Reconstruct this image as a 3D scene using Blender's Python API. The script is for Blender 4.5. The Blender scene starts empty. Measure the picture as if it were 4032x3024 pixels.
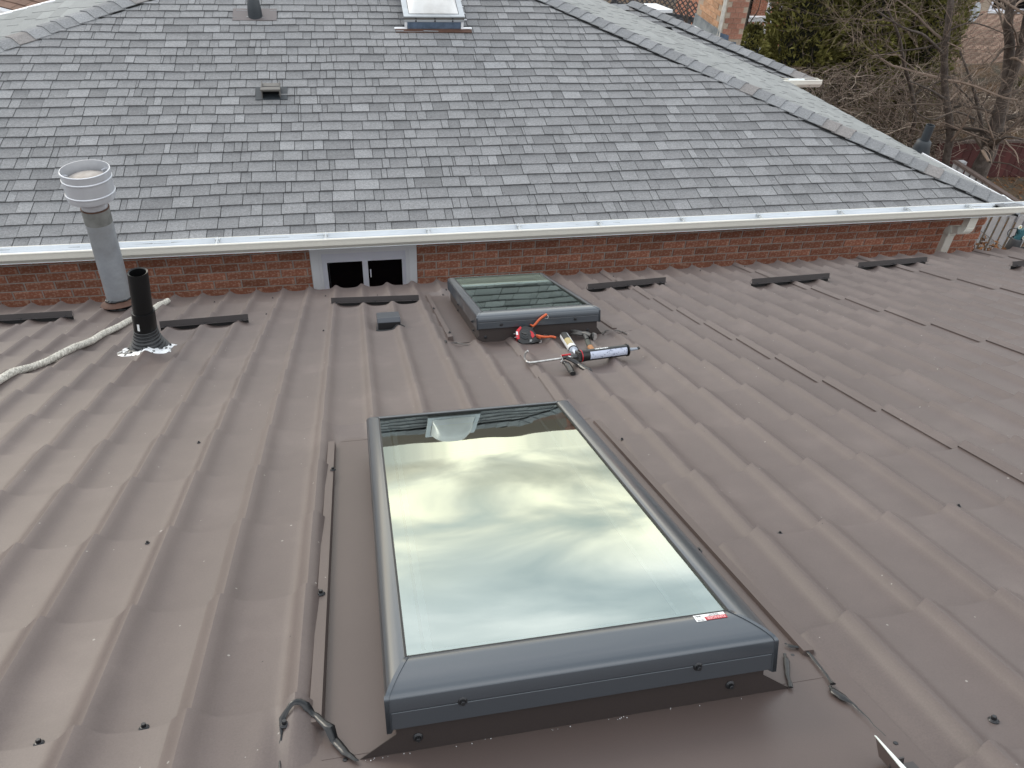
import bpy, math, random
import numpy as np
from mathutils import Vector, Matrix, noise as mnoise

random.seed(7)
scene = bpy.context.scene
COL = scene.collection
# ------------------------------------------------------------------ camera
FPX, W, H = 3056.91, 4032.0, 3024.0
YAW, PITCH, ROLL, RP = 0.235187, 0.677791, 0.0663952, 0.389461   # RP = pitch of the metal roof
HR = 0.97312                                                     # camera height above the metal roof (normal)
cy, sy, cp, sp = math.cos(YAW), math.sin(YAW), math.cos(PITCH), math.sin(PITCH)
FWD = np.array([sy*cp, cy*cp, -sp]); RT = np.array([cy, -sy, 0.0]); UP = np.cross(RT, FWD)
cr, sr = math.cos(ROLL), math.sin(ROLL)
RT, UP = cr*RT+sr*UP, -sr*RT+cr*UP
cam_d = bpy.data.cameras.new('camera'); cam = bpy.data.objects.new('camera', cam_d); COL.objects.link(cam)
cam.matrix_world = Matrix(((RT[0], UP[0], -FWD[0], 0), (RT[1], UP[1], -FWD[1], 0), (RT[2], UP[2], -FWD[2], 0), (0, 0, 0, 1)))
cam_d.sensor_width = 36; cam_d.lens = FPX/W*36; cam_d.clip_start = 0.05; cam_d.clip_end = 600
scene.camera = cam
# ------------------------------------------------------------------ world
SUN_AZ, SUN_EL = math.radians(-32), math.radians(24)
w = bpy.data.worlds.new('World'); scene.world = w; w.use_nodes = True
nt = w.node_tree; nt.nodes.clear()
def wn(t, **k):
    n = nt.nodes.new(t)
    for a, b in k.items(): setattr(n, a, b)
    return n
def wmath(op, a, b=None, clamp=False):
    n = wn('ShaderNodeMath', operation=op); n.use_clamp = clamp
    for i, v in enumerate((a, b)):
        if v is None: continue
        if isinstance(v, (int, float)): n.inputs[i].default_value = v
        else: nt.links.new(v, n.inputs[i])
    return n.outputs[0]
def wramp(fac, stops, interp='LINEAR'):
    n = wn('ShaderNodeValToRGB'); n.color_ramp.interpolation = interp
    e = n.color_ramp.elements
    while len(e) < len(stops): e.new(0.5)
    for i, (p, c) in enumerate(stops): e[i].position = p; e[i].color = (c[0], c[1], c[2], 1)
    nt.links.new(fac, n.inputs[0]); return n.outputs[0]
def wmix(fac, a, b, bt='MIX'):
    n = wn('ShaderNodeMix', data_type='RGBA', blend_type=bt)
    for s, v in ((n.inputs[0], fac), (n.inputs[6], a), (n.inputs[7], b)):
        if isinstance(v, (int, float)): s.default_value = v
        elif isinstance(v, tuple): s.default_value = (*v, 1)
        else: nt.links.new(v, s)
    return n.outputs[2]
tc = wn('ShaderNodeTexCoord'); sep = wn('ShaderNodeSeparateXYZ'); nt.links.new(tc.outputs['Generated'], sep.inputs[0])
X_, Y_, Z_ = sep.outputs
zc = wmath('MAXIMUM', Z_, 0.0)
den = wmath('ADD', zc, 0.22)
comb = wn('ShaderNodeCombineXYZ'); nt.links.new(wmath('DIVIDE', X_, den), comb.inputs[0]); nt.links.new(wmath('DIVIDE', Y_, den), comb.inputs[1])
n1 = wn('ShaderNodeTexNoise'); n1.inputs['Scale'].default_value = 1.25; n1.inputs['Detail'].default_value = 7; n1.inputs['Roughness'].default_value = 0.5; n1.inputs['Distortion'].default_value = 0.6
nt.links.new(comb.outputs[0], n1.inputs['Vector'])
n2 = wn('ShaderNodeTexNoise'); n2.inputs['Scale'].default_value = 0.5; n2.inputs['Detail'].default_value = 5
nt.links.new(comb.outputs[0], n2.inputs['Vector'])
sky = wn('ShaderNodeTexSky', sky_type='NISHITA'); sky.sun_disc = False
sky.sun_elevation = SUN_EL; sky.sun_rotation = SUN_AZ; sky.air_density = 1.0; sky.dust_density = 2.0
# clouds: grey-white deck, brighter and warm low down towards the sun, thin blue-green gaps
cl_hi = wramp(n1.outputs['Fac'], [(0.30, (4.5, 5.3, 5.8)), (0.5, (7.7, 8.2, 8.5)), (0.66, (11.9, 11.8, 11.9))])
cl_warm = wramp(n1.outputs['Fac'], [(0.30, (5.3, 6.3, 6.6)), (0.46, (10.2, 9.9, 8.6)), (0.62, (17, 15.6, 12.2))])
sund = (math.sin(SUN_AZ+0.45), math.cos(SUN_AZ+0.45))
dotp = wmath('ADD', wmath('MULTIPLY', X_, sund[0]), wmath('MULTIPLY', Y_, sund[1]))
az = wmath('MULTIPLY', wmath('SUBTRACT', dotp, 0.35), 1.8, True)
mr = wn('ShaderNodeMapRange'); mr.interpolation_type = 'SMOOTHSTEP'
nt.links.new(wmath('ADD', Z_, wmath('MULTIPLY', wmath('SUBTRACT', n2.outputs['Fac'], 0.5), 0.16)), mr.inputs[0])
mr.inputs[1].default_value = 0.20; mr.inputs[2].default_value = 0.07; mr.inputs[3].default_value = 0; mr.inputs[4].default_value = 1
warm = wmath('MULTIPLY', az, mr.outputs[0])
clouds = wmix(warm, cl_hi, cl_warm)
# sky kept slightly brighter away from the sun, as added fill for shaded walls
sunw = (math.sin(SUN_AZ+0.3), math.cos(SUN_AZ+0.3))
away = wmath('ADD', wmath('MULTIPLY', X_, sunw[0]), wmath('MULTIPLY', Y_, sunw[1]))
mr2 = wn('ShaderNodeMapRange'); mr2.interpolation_type = 'SMOOTHSTEP'; nt.links.new(wmath('ADD', away, wmath('MULTIPLY', Z_, 0.75)), mr2.inputs[0])
mr2.inputs[1].default_value = -0.5; mr2.inputs[2].default_value = 0.85; mr2.inputs[3].default_value = 1.18; mr2.inputs[4].default_value = 1.12
vms = wn('ShaderNodeVectorMath', operation='SCALE'); nt.links.new(clouds, vms.inputs[0]); nt.links.new(mr2.outputs[0], vms.inputs['Scale']); clouds = vms.outputs[0]
cover = wramp(wmath('ADD', wmath('MULTIPLY', n2.outputs['Fac'], 0.6), wmath('MULTIPLY', n1.outputs['Fac'], 0.4)), [(0.36, (.45, .45, .45)), (0.5, (1, 1, 1))])
skyc = wmix(cover, sky.outputs[0], clouds)
bg = wn('ShaderNodeBackground'); bg.inputs['Strength'].default_value = 0.115
nt.links.new(skyc, bg.inputs['Color'])
wo = wn('ShaderNodeOutputWorld'); nt.links.new(bg.outputs[0], wo.inputs[0])
# ------------------------------------------------------------------ sun (behind thin cloud)
sl = bpy.data.lights.new('sun', 'SUN'); sl.energy = 0.7; sl.angle = math.radians(16); sl.color = (1, 0.93, 0.80)
so = bpy.data.objects.new('sun', sl); COL.objects.link(so)
sd = Vector((math.sin(SUN_AZ)*math.cos(SUN_EL), math.cos(SUN_AZ)*math.cos(SUN_EL), math.sin(SUN_EL)))
so.rotation_euler = sd.to_track_quat('Z', 'Y').to_euler(); so.location = (0, 0, 20)
scene.view_settings.view_transform = 'Standard'; scene.view_settings.look = 'None'
scene.view_settings.gamma = 1; scene.view_settings.exposure = 0.56
scene.render.engine = 'CYCLES'

# ------------------------------------------------------------------ helpers
def ray(u, v):
    c = np.array([(u-W/2)/FPX, -(v-H/2)/FPX, 1.0]); return c[0]*RT+c[1]*UP+c[2]*FWD
NR = np.array([0, math.sin(RP), math.cos(RP)]); SR = np.array([0, math.cos(RP), -math.sin(RP)])
def rf(u, v, off=0.0):
    """point of the metal roof (x, distance down the slope) where the line of sight meets it"""
    d = ray(u, v); P = d*(-(HR-off)/(d@NR)); return float(P[0]), float(P@SR)
def atY(u, v, Y): d = ray(u, v); return Vector(d*(Y/d[1]))
def atZ(u, v, Z): d = ray(u, v); return Vector(d*(Z/d[2]))
def atX(u, v, X): d = ray(u, v); return Vector(d*(X/d[0]))
MR = Matrix(((1, 0, 0, 0), (0, SR[1], NR[1], -NR[1]*HR), (0, SR[2], NR[2], -NR[2]*HR), (0, 0, 0, 1)))
def RM(x, s, off=0.0, rz=0.0): return MR @ Matrix.Translation((x, s, off)) @ Matrix.Rotation(rz, 4, 'Z')
GZ = -5.7

def fin(me, smooth=False, ang=40):
    if smooth:
        me.polygons.foreach_set('use_smooth', [True]*len(me.polygons))
        me.set_sharp_from_angle(angle=math.radians(ang))
    me.update()
class MB:
    def __init__(s): s.v = []; s.f = []; s.t = []
    def add(s, vs, fs, M=None, tone=None):
        b = len(s.v)
        s.v += [tuple(M @ Vector(p)) if M is not None else tuple(p) for p in vs]
        s.f += [tuple(i+b for i in f) for f in fs]
        s.t += [0.5 if tone is None else tone]*len(vs)
    def box(s, lo, hi, M=None, tone=None):
        (a, b, c), (d, e, f) = lo, hi
        s.add([(a, b, c), (d, b, c), (d, e, c), (a, e, c), (a, b, f), (d, b, f), (d, e, f), (a, e, f)],
              [(0, 3, 2, 1), (4, 5, 6, 7), (0, 1, 5, 4), (1, 2, 6, 5), (2, 3, 7, 6), (3, 0, 4, 7)], M, tone)
    def prism(s, poly, axis, a, b, M=None, tone=None):
        """extrude a 2-D polygon along axis 'x','y' or 'z' from a to b"""
        def P(p, q):
            return {'x': (q, p[0], p[1]), 'y': (p[0], q, p[1]), 'z': (p[0], p[1], q)}[axis]
        n = len(poly); vs = [P(p, a) for p in poly]+[P(p, b) for p in poly]
        fs = [tuple(range(n))[::-1], tuple(range(n, 2*n))]+[(i, (i+1) % n, n+(i+1) % n, n+i) for i in range(n)]
        s.add(vs, fs, M, tone)
    def tube(s, pts, r, n=8, cap=True, M=None, flat=1.0, tone=None):
        pts = [Vector(p) for p in pts]; m = len(pts)
        rs = r if isinstance(r, (list, tuple)) else [r]*m
        vs = []; fs = []; up = None
        for i, p in enumerate(pts):
            d = (pts[min(i+1, m-1)]-pts[max(i-1, 0)])
            if d.length < 1e-9: d = Vector((0, 0, 1))
            d.normalize()
            if up is None:
                up = Vector((0, 0, 1)) if abs(d.z) < 0.9 else Vector((1, 0, 0))
            a = d.cross(up)
            if a.length < 1e-6: a = d.orthogonal()
            a.normalize(); b = a.cross(d); up = b
            for k in range(n):
                t = 2*math.pi*k/n
                vs.append(p+a*math.cos(t)*rs[i]+b*math.sin(t)*rs[i]*flat)
        for i in range(m-1):
            for k in range(n):
                k2 = (k+1) % n
                fs.append((i*n+k, i*n+k2, (i+1)*n+k2, (i+1)*n+k))
        if cap: fs.append(tuple(range(n))[::-1]); fs.append(tuple(range((m-1)*n, m*n)))
        s.add(vs, fs, M, tone)
    def lathe(s, prof, n=32, M=None, tone=None):
        vs = []; fs = []
        for r, z in prof:
            for k in range(n):
                t = 2*math.pi*k/n; vs.append((r*math.cos(t), r*math.sin(t), z))
        for i in range(len(prof)-1):
            for k in range(n):
                k2 = (k+1) % n; fs.append((i*n+k, i*n+k2, (i+1)*n+k2, (i+1)*n+k))
        if prof[0][0] > 1e-5: pass
        s.add(vs, fs, M, tone)
    def mesh(s, name, smooth=False, ang=40):
        me = bpy.data.meshes.new(name); me.from_pydata(s.v, [], s.f)
        at = me.attributes.new('tone', 'FLOAT', 'POINT'); at.data.foreach_set('value', s.t)
        fin(me, smooth, ang); return me
def link(name, me, mat=None, parent=None, M=None):
    o = bpy.data.objects.new(name, me); COL.objects.link(o)
    if mat is not None and me is not None and len(me.materials) == 0: me.materials.append(mat)
    if parent is not None: o.parent = parent
    if M is not None: o.matrix_local = M
    return o
def tag(o, label=None, cat=None, group=None, kind=None):
    if label: o['label'] = label
    if cat: o['category'] = cat
    if group: o['group'] = group
    if kind: o['kind'] = kind
    return o
def empty(name, M, label, cat, group=None):
    o = bpy.data.objects.new(name, None); COL.objects.link(o); o.empty_display_size = 0.05
    o.matrix_world = M; return tag(o, label, cat, group)
def bevel(o, wd=0.002, seg=2):
    m = o.modifiers.new('bevel', 'BEVEL'); m.width = wd; m.segments = seg; m.limit_method = 'ANGLE'; m.angle_limit = math.radians(35)
    return o

# ------------------------------------------------------------------ materials
def mat(name, color=(.5, .5, .5), rough=.6, metal=0.0, spec=.5, var=None, bump=None, objvar=0.0, tone=0.0, specks=None, col2=None, nscale=5.0, nmix=(0.4, 0.6), coat=0.0, hue=0.0):
    """colour (optionally mixed with col2 by noise), value variation, fine bump, per-piece variation"""
    m = bpy.data.materials.new(name); m.use_nodes = True; t = m.node_tree; N = t.nodes; L = t.links
    b = N['Principled BSDF']; b.inputs['Roughness'].default_value = rough; b.inputs['Metallic'].default_value = metal
    b.inputs['Specular IOR Level'].default_value = spec; b.inputs['Coat Weight'].default_value = coat; b.inputs['Coat Roughness'].default_value = .14
    tcn = N.new('ShaderNodeTexCoord'); co = tcn.outputs['Object']
    def noise(sc, det=3, rough_=.5, vec=None):
        n = N.new('ShaderNodeTexNoise'); n.inputs['Scale'].default_value = sc; n.inputs['Detail'].default_value = det; n.inputs['Roughness'].default_value = rough_
        L.new(vec or co, n.inputs['Vector']); return n.outputs['Fac']
    def mth(op, a, bb, cl=False):
        n = N.new('ShaderNodeMath'); n.operation = op; n.use_clamp = cl
        for i, v in enumerate((a, bb)):
            if isinstance(v, (int, float)): n.inputs[i].default_value = v
            else: L.new(v, n.inputs[i])
        return n.outputs[0]
    def mixc(fac, a, bb, bt='MIX'):
        n = N.new('ShaderNodeMix'); n.data_type = 'RGBA'; n.blend_type = bt
        for s_, v in ((n.inputs[0], fac), (n.inputs[6], a), (n.inputs[7], bb)):
            if isinstance(v, (int, float)): s_.default_value = v
            elif isinstance(v, tuple): s_.default_value = (v[0], v[1], v[2], 1)
            else: L.new(v, s_)
        return n.outputs[2]
    def rng(f, a, bb, c, d):
        n = N.new('ShaderNodeMapRange'); L.new(f, n.inputs[0])
        for i, v in enumerate((a, bb, c, d)): n.inputs[i+1].default_value = v
        return n.outputs[0]
    c = N.new('ShaderNodeRGB'); c.outputs[0].default_value = (*color, 1); c = c.outputs[0]
    if col2 is not None:
        c = mixc(rng(noise(nscale, 5, .6), nmix[0], nmix[1], 0, 1), c, col2)
    k = None
    def mul(k, x): return x if k is None else mth('MULTIPLY', k, x)
    if var:
        for sc, am in var: k = mul(k, rng(noise(sc, 4), .25, .75, 1-am, 1+am))
    if objvar:
        oi = N.new('ShaderNodeObjectInfo'); k = mul(k, rng(oi.outputs['Random'], 0, 1, 1-objvar, 1+objvar))
    if tone:
        a = N.new('ShaderNodeAttribute'); a.attribute_name = 'tone'
        k = mul(k, rng(a.outputs['Fac'], 0, 1, 1-tone, 1+tone))
        if hue:
            a2 = N.new('ShaderNodeAttribute'); a2.attribute_name = 'tone'
            ww = N.new('ShaderNodeTexWhiteNoise'); ww.noise_dimensions = '1D'; L.new(a2.outputs['Fac'], ww.inputs['W'])
            c = mixc(rng(ww.outputs['Value'], .72, .95, 0, hue), c, (color[0]*1.08, color[1]*.93, color[2]*.83))
    if k is not None:
        vm = N.new('ShaderNodeVectorMath'); vm.operation = 'SCALE'; L.new(c, vm.inputs[0]); L.new(k, vm.inputs['Scale']); c = vm.outputs[0]
    if specks:
        for (sc, th, colr, mx) in specks:
            vo = N.new('ShaderNodeTexVoronoi'); vo.inputs['Scale'].default_value = sc; L.new(co, vo.inputs['Vector'])
            pr = N.new('ShaderNodeSeparateColor'); L.new(vo.outputs['Color'], pr.inputs[0])
            sz = mth('MULTIPLY', mth('GREATER_THAN', pr.outputs[0], mx), th)
            f = mth('LESS_THAN', vo.outputs['Distance'], mth('MULTIPLY', sz, rng(pr.outputs[1], 0, 1, .35, 1.3)))
            c = mixc(f, c, colr)
    L.new(c, b.inputs['Base Color'])
    if bump:
        f = None
        for sc, am in bump:
            x = mth('MULTIPLY', noise(sc, 3), am); f = x if f is None else mth('ADD', f, x)
        bn = N.new('ShaderNodeBump'); bn.inputs['Strength'].default_value = 1; bn.inputs['Distance'].default_value = 1
        L.new(f, bn.inputs['Height']); L.new(bn.outputs[0], b.inputs['Normal'])
    m['b'] = 1
    return m
M_ = {}
M_['roof'] = mat('roof_metal', (.112, .086, .079), .47, spec=.45, col2=(.138, .108, .099), nscale=2.6, nmix=(.54, .74), var=[(1.3, .07), (14, .05), (300, .10)], bump=[(420, .00012), (2.2, .0035)],
                 specks=[(26, .075, (.30, .27, .25), .93), (60, .14, (.28, .255, .235), .97), (7, .020, (.5, .48, .45), .86), (40, .08, (.03, .025, .022), .975)])
M_['flash'] = mat('flashing_metal', (.098, .073, .066), .42, spec=.45, var=[(4, .05), (600, .07)], bump=[(420, .00010), (5, .001)], specks=[(30, .035, (.5, .47, .43), .96)])
M_['flash_dark'] = mat('curb_metal', (.040, .031, .029), .45, spec=.3, var=[(500, .1)], bump=[(6, .001)])
M_['guard'] = mat('guard_metal', (.048, .041, .041), .4, var=[(8, .08)])
M_['frame'] = mat('skylight_aluminium', (.066, .075, .088), .30, metal=.4, spec=.5, coat=.8, var=[(500, .03)], bump=[(500, .00002)])
M_['seam'] = mat('dark_gasket', (.012, .012, .013), .5)
M_['screw'] = mat('screw_steel', (.035, .035, .038), .3, metal=.5)
M_['tar'] = mat('black_sealant', (.009, .0095, .011), .30, spec=.5, bump=[(60, .0010)])
M_['white'] = mat('white_paint', (.78, .78, .80), .4, var=[(6, .04)])
M_['label'] = mat('label_paper', (.80, .80, .80), .4)
M_['red'] = mat('red_print', (.36, .02, .03), .4)
M_['black'] = mat('black_plastic', (.008, .008, .009), .3, bump=[(60, .0005)])
M_['blackpipe'] = mat('black_abs', (.006, .006, .0065), .34, spec=.35)
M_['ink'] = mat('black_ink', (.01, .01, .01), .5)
M_['rubber'] = mat('boot_rubber', (.018, .019, .021), .38)
M_['foil'] = mat('foil_edge', (.80, .81, .83), .35, metal=.1, col2=(.03, .03, .03), nscale=38, nmix=(.52, .55))
M_['galv'] = mat('galvanised_pipe', (.33, .35, .38), .42, metal=.35, col2=(.27, .28, .29), nscale=4, var=[(9, .08), (60, .04)])
M_['galvdirt'] = mat('weathered_steel', (.13, .13, .12), .6, metal=.2, col2=(.2, .2, .19), nscale=8, var=[(20, .15)])
M_['alu'] = mat('bright_aluminium', (.56, .57, .60), .34, metal=.45, var=[(8, .06)], bump=[(20, .001)])
M_['rust'] = mat('rusty_collar', (.085, .040, .026), .75, var=[(20, .25)])
M_['rope'] = mat('rope_fibre', (.60, .57, .51), .9, col2=(.34, .32, .28), nscale=90, var=[(15, .15)], bump=[(220, .003)])
M_['boxvent'] = mat('box_vent_metal', (.062, .068, .080), .35, metal=.3, var=[(300, .05)])
M_['orange'] = mat('orange_grip', (.50, .085, .020), .5, var=[(40, .12)])
M_['redplastic'] = mat('red_plastic', (.52, .012, .022), .35)
M_['steel'] = mat('tool_steel', (.50, .49, .48), .32, metal=.8, var=[(60, .3)])
M_['steel_dk'] = mat('dark_tool_steel', (.05, .048, .047), .38, metal=.15, var=[(60, .3)])
M_['wood'] = mat('hammer_wood', (.36, .16, .06), .6, var=[(30, .2)])
M_['greentape'] = mat('dark_green_grip', (.045, .05, .04), .6, var=[(50, .2)])
M_['tubelabel'] = mat('grey_label', (.52, .55, .66), .45, col2=(.20, .22, .30), nscale=95, nmix=(.56, .62))
M_['whitelabel'] = mat('white_label', (.74, .74, .74), .4, col2=(.35, .35, .36), nscale=130, nmix=(.58, .64))
M_['gold'] = mat('gold_label', (.42, .34, .16), .4, var=[(80, .1)])
M_['nozzle'] = mat('grey_nozzle', (.30, .33, .38), .4)
M_['clearnozzle'] = mat('pale_nozzle', (.62, .66, .74), .3)
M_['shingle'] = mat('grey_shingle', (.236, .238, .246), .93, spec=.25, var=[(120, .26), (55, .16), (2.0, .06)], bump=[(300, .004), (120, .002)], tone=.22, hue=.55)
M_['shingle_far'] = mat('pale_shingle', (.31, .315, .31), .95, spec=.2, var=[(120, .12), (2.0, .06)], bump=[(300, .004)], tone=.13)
M_['underlay'] = mat('shingle_underlay', (.045, .047, .05), .95, var=[(100, .2)])
M_['gutter'] = mat('cream_gutter', (.74, .71, .64), .38, var=[(3, .03), (40, .03)])
M_['gutter_in'] = mat('gutter_inner', (.70, .74, .80), .45, var=[(5, .05)])
M_['brick'] = mat('red_brick', (.400, .160, .100), .9, spec=.2, col2=(.55, .33, .245), nscale=46, nmix=(.50, .62), objvar=.26, var=[(5, .14), (150, .12)], bump=[(70, .006), (300, .002)])
M_['brick_top'] = mat('stained_brick', (.16, .085, .052), .9, spec=.2, col2=(.30, .19, .12), nscale=40, nmix=(.47, .6), objvar=.25, var=[(5, .1)], bump=[(70, .006)])
M_['mortar'] = mat('mortar', (.45, .40, .36), .95, var=[(60, .12)], bump=[(200, .002)])
M_['tanbrick'] = mat('tan_brick', (.43, .24, .14), .9, spec=.2, col2=(.50, .31, .20), nscale=30, objvar=.16, bump=[(80, .004)])
M_['pinkbrick'] = mat('pinkish_brick', (.31, .145, .10), .9, spec=.2, col2=(.36, .19, .14), nscale=30, objvar=.16, bump=[(80, .004)])
M_['housebrick'] = mat('mottled_house_brick', (.52, .37, .29), .9, col2=(.30, .19, .145), nscale=9, objvar=.25)
M_['palemortar'] = mat('pale_mortar', (.40, .32, .25), .95, var=[(30, .15)], bump=[(60, .01)])
M_['lead'] = mat('lead_flashing', (.17, .20, .23), .5, metal=.3, col2=(.27, .30, .32), nscale=6, bump=[(25, .004)])
M_['blueflash'] = mat('blue_grey_flashing', (.10, .14, .20), .4, metal=.3, col2=(.14, .19, .27), nscale=14, bump=[(18, .004)])
M_['dark'] = mat('dark_void', (.004, .004, .005), .4)
M_['trim'] = mat('window_trim', (.88, .88, .91), .5, var=[(4, .03)])
M_['vinyl'] = mat('window_vinyl', (.80, .80, .88), .4)
M_['winglass'] = mat('dark_window_glass', (.003, .003, .004), .06, spec=.25)
M_['greyfence'] = mat('weathered_fence_wood', (.42, .42, .44), .9, var=[(12, .12)], objvar=.10, bump=[(40, .003)])
M_['darkfence'] = mat('dark_fence_wood', (.075, .075, .082), .9, var=[(12, .15)], objvar=.15)
M_['redfence'] = mat('red_brown_fence_wood', (.075, .019, .017), .8, var=[(6, .15)], objvar=.18)
M_['sleeper'] = mat('weathered_timber', (.115, .085, .075), .9, var=[(8, .2)])
M_['deck'] = mat('deck_wood', (.32, .22, .16), .9, var=[(8, .15)])
M_['brownroof'] = mat('brown_shingle', (.16, .095, .07), .95, var=[(60, .2), (8, .1)], tone=.25)
M_['ground'] = mat('ground_earth', (.075, .062, .045), 1, col2=(.10, .055, .025), nscale=3, var=[(20, .3)], bump=[(20, .02)])
M_['leaf_lit'] = mat('fallen_leaves', (.16, .07, .025), .9, tone=.6)
M_['bark'] = mat('grey_bark', (.115, .092, .078), .95, col2=(.065, .050, .042), nscale=12, var=[(60, .25)], bump=[(50, .01)])
M_['twig'] = mat('brown_twig', (.165, .122, .095), .9, tone=.75)
M_['twig_pale'] = mat('pale_twig', (.36, .29, .23), .9, tone=.5)
M_['cedar'] = mat('cedar_foliage', (.165, .155, .046), .8, spec=.2, tone=.75)
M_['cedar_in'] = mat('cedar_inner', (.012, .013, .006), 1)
M_['plastic_teal'] = mat('teal_enamel', (.04, .14, .17), .4)
M_['zinc'] = mat('dark_zinc', (.06, .062, .066), .5, metal=.3)
M_['daisy'] = mat('daisy_white', (.75, .75, .7), .6)
M_['yellow'] = mat('daisy_yellow', (.6, .45, .05), .6)
M_['wire'] = mat('wire_mesh', (.09, .085, .08), .5, metal=.4)
M_['shaft'] = mat('shaft_drywall', (.86, .83, .72), .8, var=[(4, .05)])
M_['shaftfloor'] = mat('room_floor', (.30, .34, .33), .8, var=[(3, .2)])
M_['dome'] = mat('acrylic_dome', (.76, .75, .74), .28, col2=(.62, .60, .58), nscale=3, var=[(5, .05)])
M_['domeframe'] = mat('mill_aluminium', (.50, .52, .54), .38, metal=.55, var=[(10, .1)])
M_['pvcgrey'] = mat('grey_vent_boot', (.026, .031, .037), .5)
M_['ventplate'] = mat('brownish_vent_plate', (.135, .115, .115), .6)
M_['ventcap'] = mat('grey_brown_vent_cap', (.13, .12, .11), .6)
def glass(name, tint, ior, rough=0.0, through=(.80, .86, .82), wav=0.0):
    m = bpy.data.materials.new(name); m.use_nodes = True; t = m.node_tree; N = t.nodes; L = t.links; N.clear()
    o = N.new('ShaderNodeOutputMaterial'); mx = N.new('ShaderNodeMixShader'); fr = N.new('ShaderNodeFresnel'); fr.inputs['IOR'].default_value = ior
    g = N.new('ShaderNodeBsdfGlossy'); g.inputs['Color'].default_value = (*tint, 1); g.inputs['Roughness'].default_value = rough
    tr = N.new('ShaderNodeBsdfTransparent'); tr.inputs['Color'].default_value = (*through, 1)
    L.new(fr.outputs[0], mx.inputs[0]); L.new(tr.outputs[0], mx.inputs[1]); L.new(g.outputs[0], mx.inputs[2]); L.new(mx.outputs[0], o.inputs[0])
    if wav:
        tcn = N.new('ShaderNodeTexCoord'); n = N.new('ShaderNodeTexNoise'); n.inputs['Scale'].default_value = 5; n.inputs['Detail'].default_value = 1
        L.new(tcn.outputs['Object'], n.inputs['Vector']); b = N.new('ShaderNodeBump'); b.inputs['Distance'].default_value = wav; b.inputs['Strength'].default_value = 1
        L.new(n.outputs['Fac'], b.inputs['Height']); L.new(b.outputs[0], g.inputs['Normal'])
    return m
M_['pane_far'] = glass('tinted_insulating_glass', (.82, .97, .89), 6.5, 0.0, (.86, .92, .89), .00025)
M_['pane'] = glass('insulating_glass', (.87, .98, .93), 4.6, 0.008, (.86, .92, .89), .00025)

# ================================================================== GROUND
g = MB(); g.add([(-150, -80, GZ), (150, -80, GZ), (150, 200, GZ), (-150, 200, GZ)], [(0, 1, 2, 3)])
tag(link('ground', g.mesh('ground'), M_['ground']), kind='structure')

# ================================================================== METAL ROOF HOUSE
RIB0, RIB, STEP0, STEP = -1.0892, 0.1833, 3.4734, 0.37508
EAVE = STEP0+6*STEP
def sstep(a, b, x):
    t = min(1, max(0, (x-a)/(b-a))); return t*t*(3-2*t)
def boxmask(x, s, x0, x1, s0, s1, fx=.035, fs=.05):
    return sstep(x0-fx, x0+fx, x)*(1-sstep(x1-fx, x1+fx, x))*sstep(s0-fs, s0+fs, s)*(1-sstep(s1-fs, s1+fs, s))
def prof(x):
    t = (x-RIB0)/RIB; d = (t-math.floor(t))*RIB
    if d > RIB/2: d -= RIB
    sg = .0215 if d < 0 else .0275
    return .0205*math.exp(-(abs(d)/sg)**2.0)+.0050*(.5+.5*math.cos(2*math.pi*d/RIB))
def roofh(x, s, below=False):
    fr = (s-STEP0)/STEP; fr = fr-math.floor(fr)
    if below: fr = 1.0
    m = max(boxmask(x, s, -.108, .82, -2, 2.66, .03), boxmask(x, s, .48, 1.33, 3.885, 5.30, .035, .025), boxmask(x, s, -.21, .85, -2, 1.13))
    m2 = max(boxmask(x, s, -.14, .82, .95, 2.66, .02), boxmask(x, s, .45, 1.35, 3.72, 5.32, .03, .06), boxmask(x, s, -.21, .86, -2, 1.15, .02))
    wob = .0012*mnoise.noise(Vector((x*2.1, s*1.3, 0)))
    return prof(x)*(1-m)+(.0200*fr**1.05)*(1-m2)+wob-.006*m
house = empty('metal_roof_house', Matrix.Translation((1, 3.2, GZ)), 'house under the brown corrugated metal tile roof in the foreground', 'house')
HI = Matrix.Translation((-1, -3.2, -GZ))
def hp(name, me, mt, M=None):  # a part of the foreground house
    return link(name, me, mt, house, HI @ (M if M is not None else Matrix.Identity(4)))
S_TOP = STEP0-11*STEP
def roof_panel(xs, x1):
    m = MB(); xs_l = []
    n = int(round((x1+.02-xs)/RIB*20)); xs_l = [xs+(x1+.02-xs)*i/n for i in range(n+1)]
    rows = []
    k = -11
    while STEP0+k*STEP < EAVE-1e-4:
        a = STEP0+k*STEP
        for f in (0.0, .12, .35, .6, .85, 1.0): rows.append((a+f*STEP+(0.0015 if f == 0 else 0), f == 1.0))
        k += 1
    nx = len(xs_l)
    for s_, bl in rows:
        for x in xs_l:
            lift = .0038*math.exp(-(x-xs)/.014)+.0006-(.003*sstep(x1-.012, x1+.004, x))
            z = roofh(x, s_-1e-6 if bl else s_, bl)+lift
            # pressed step edge bows slightly down-slope on the crest
            ds = .007*prof(x)/.0235 if (bl or (s_-STEP0) % STEP < .003) else 0
            m.v.append((x, s_+ds, z)); m.t.append(.5)
    for j in range(len(rows)-1):
        for i in range(nx-1):
            a = j*nx+i; m.f.append((a, a+1, a+nx+1, a+nx))
    # the left lap edge stands proud of the sheet below and leaves a dark gap
    # eave lip
    b = len(m.v); jl = (len(rows)-1)*nx
    for i in range(nx):
        p = m.v[jl+i]; m.v.append((p[0], p[1]+.002, p[2]-.012)); m.t.append(.5)
    for i in range(nx-1): m.f.append((jl+i, jl+i+1, b+i+1, b+i))
    return m.mesh('roof_panel', True, 32)
seams = [.715+1.0998*k for k in range(-6, 7)]
for a in seams:
    hp('roof_panel', roof_panel(a, a+1.0998), M_['roof'], MR)
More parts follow.
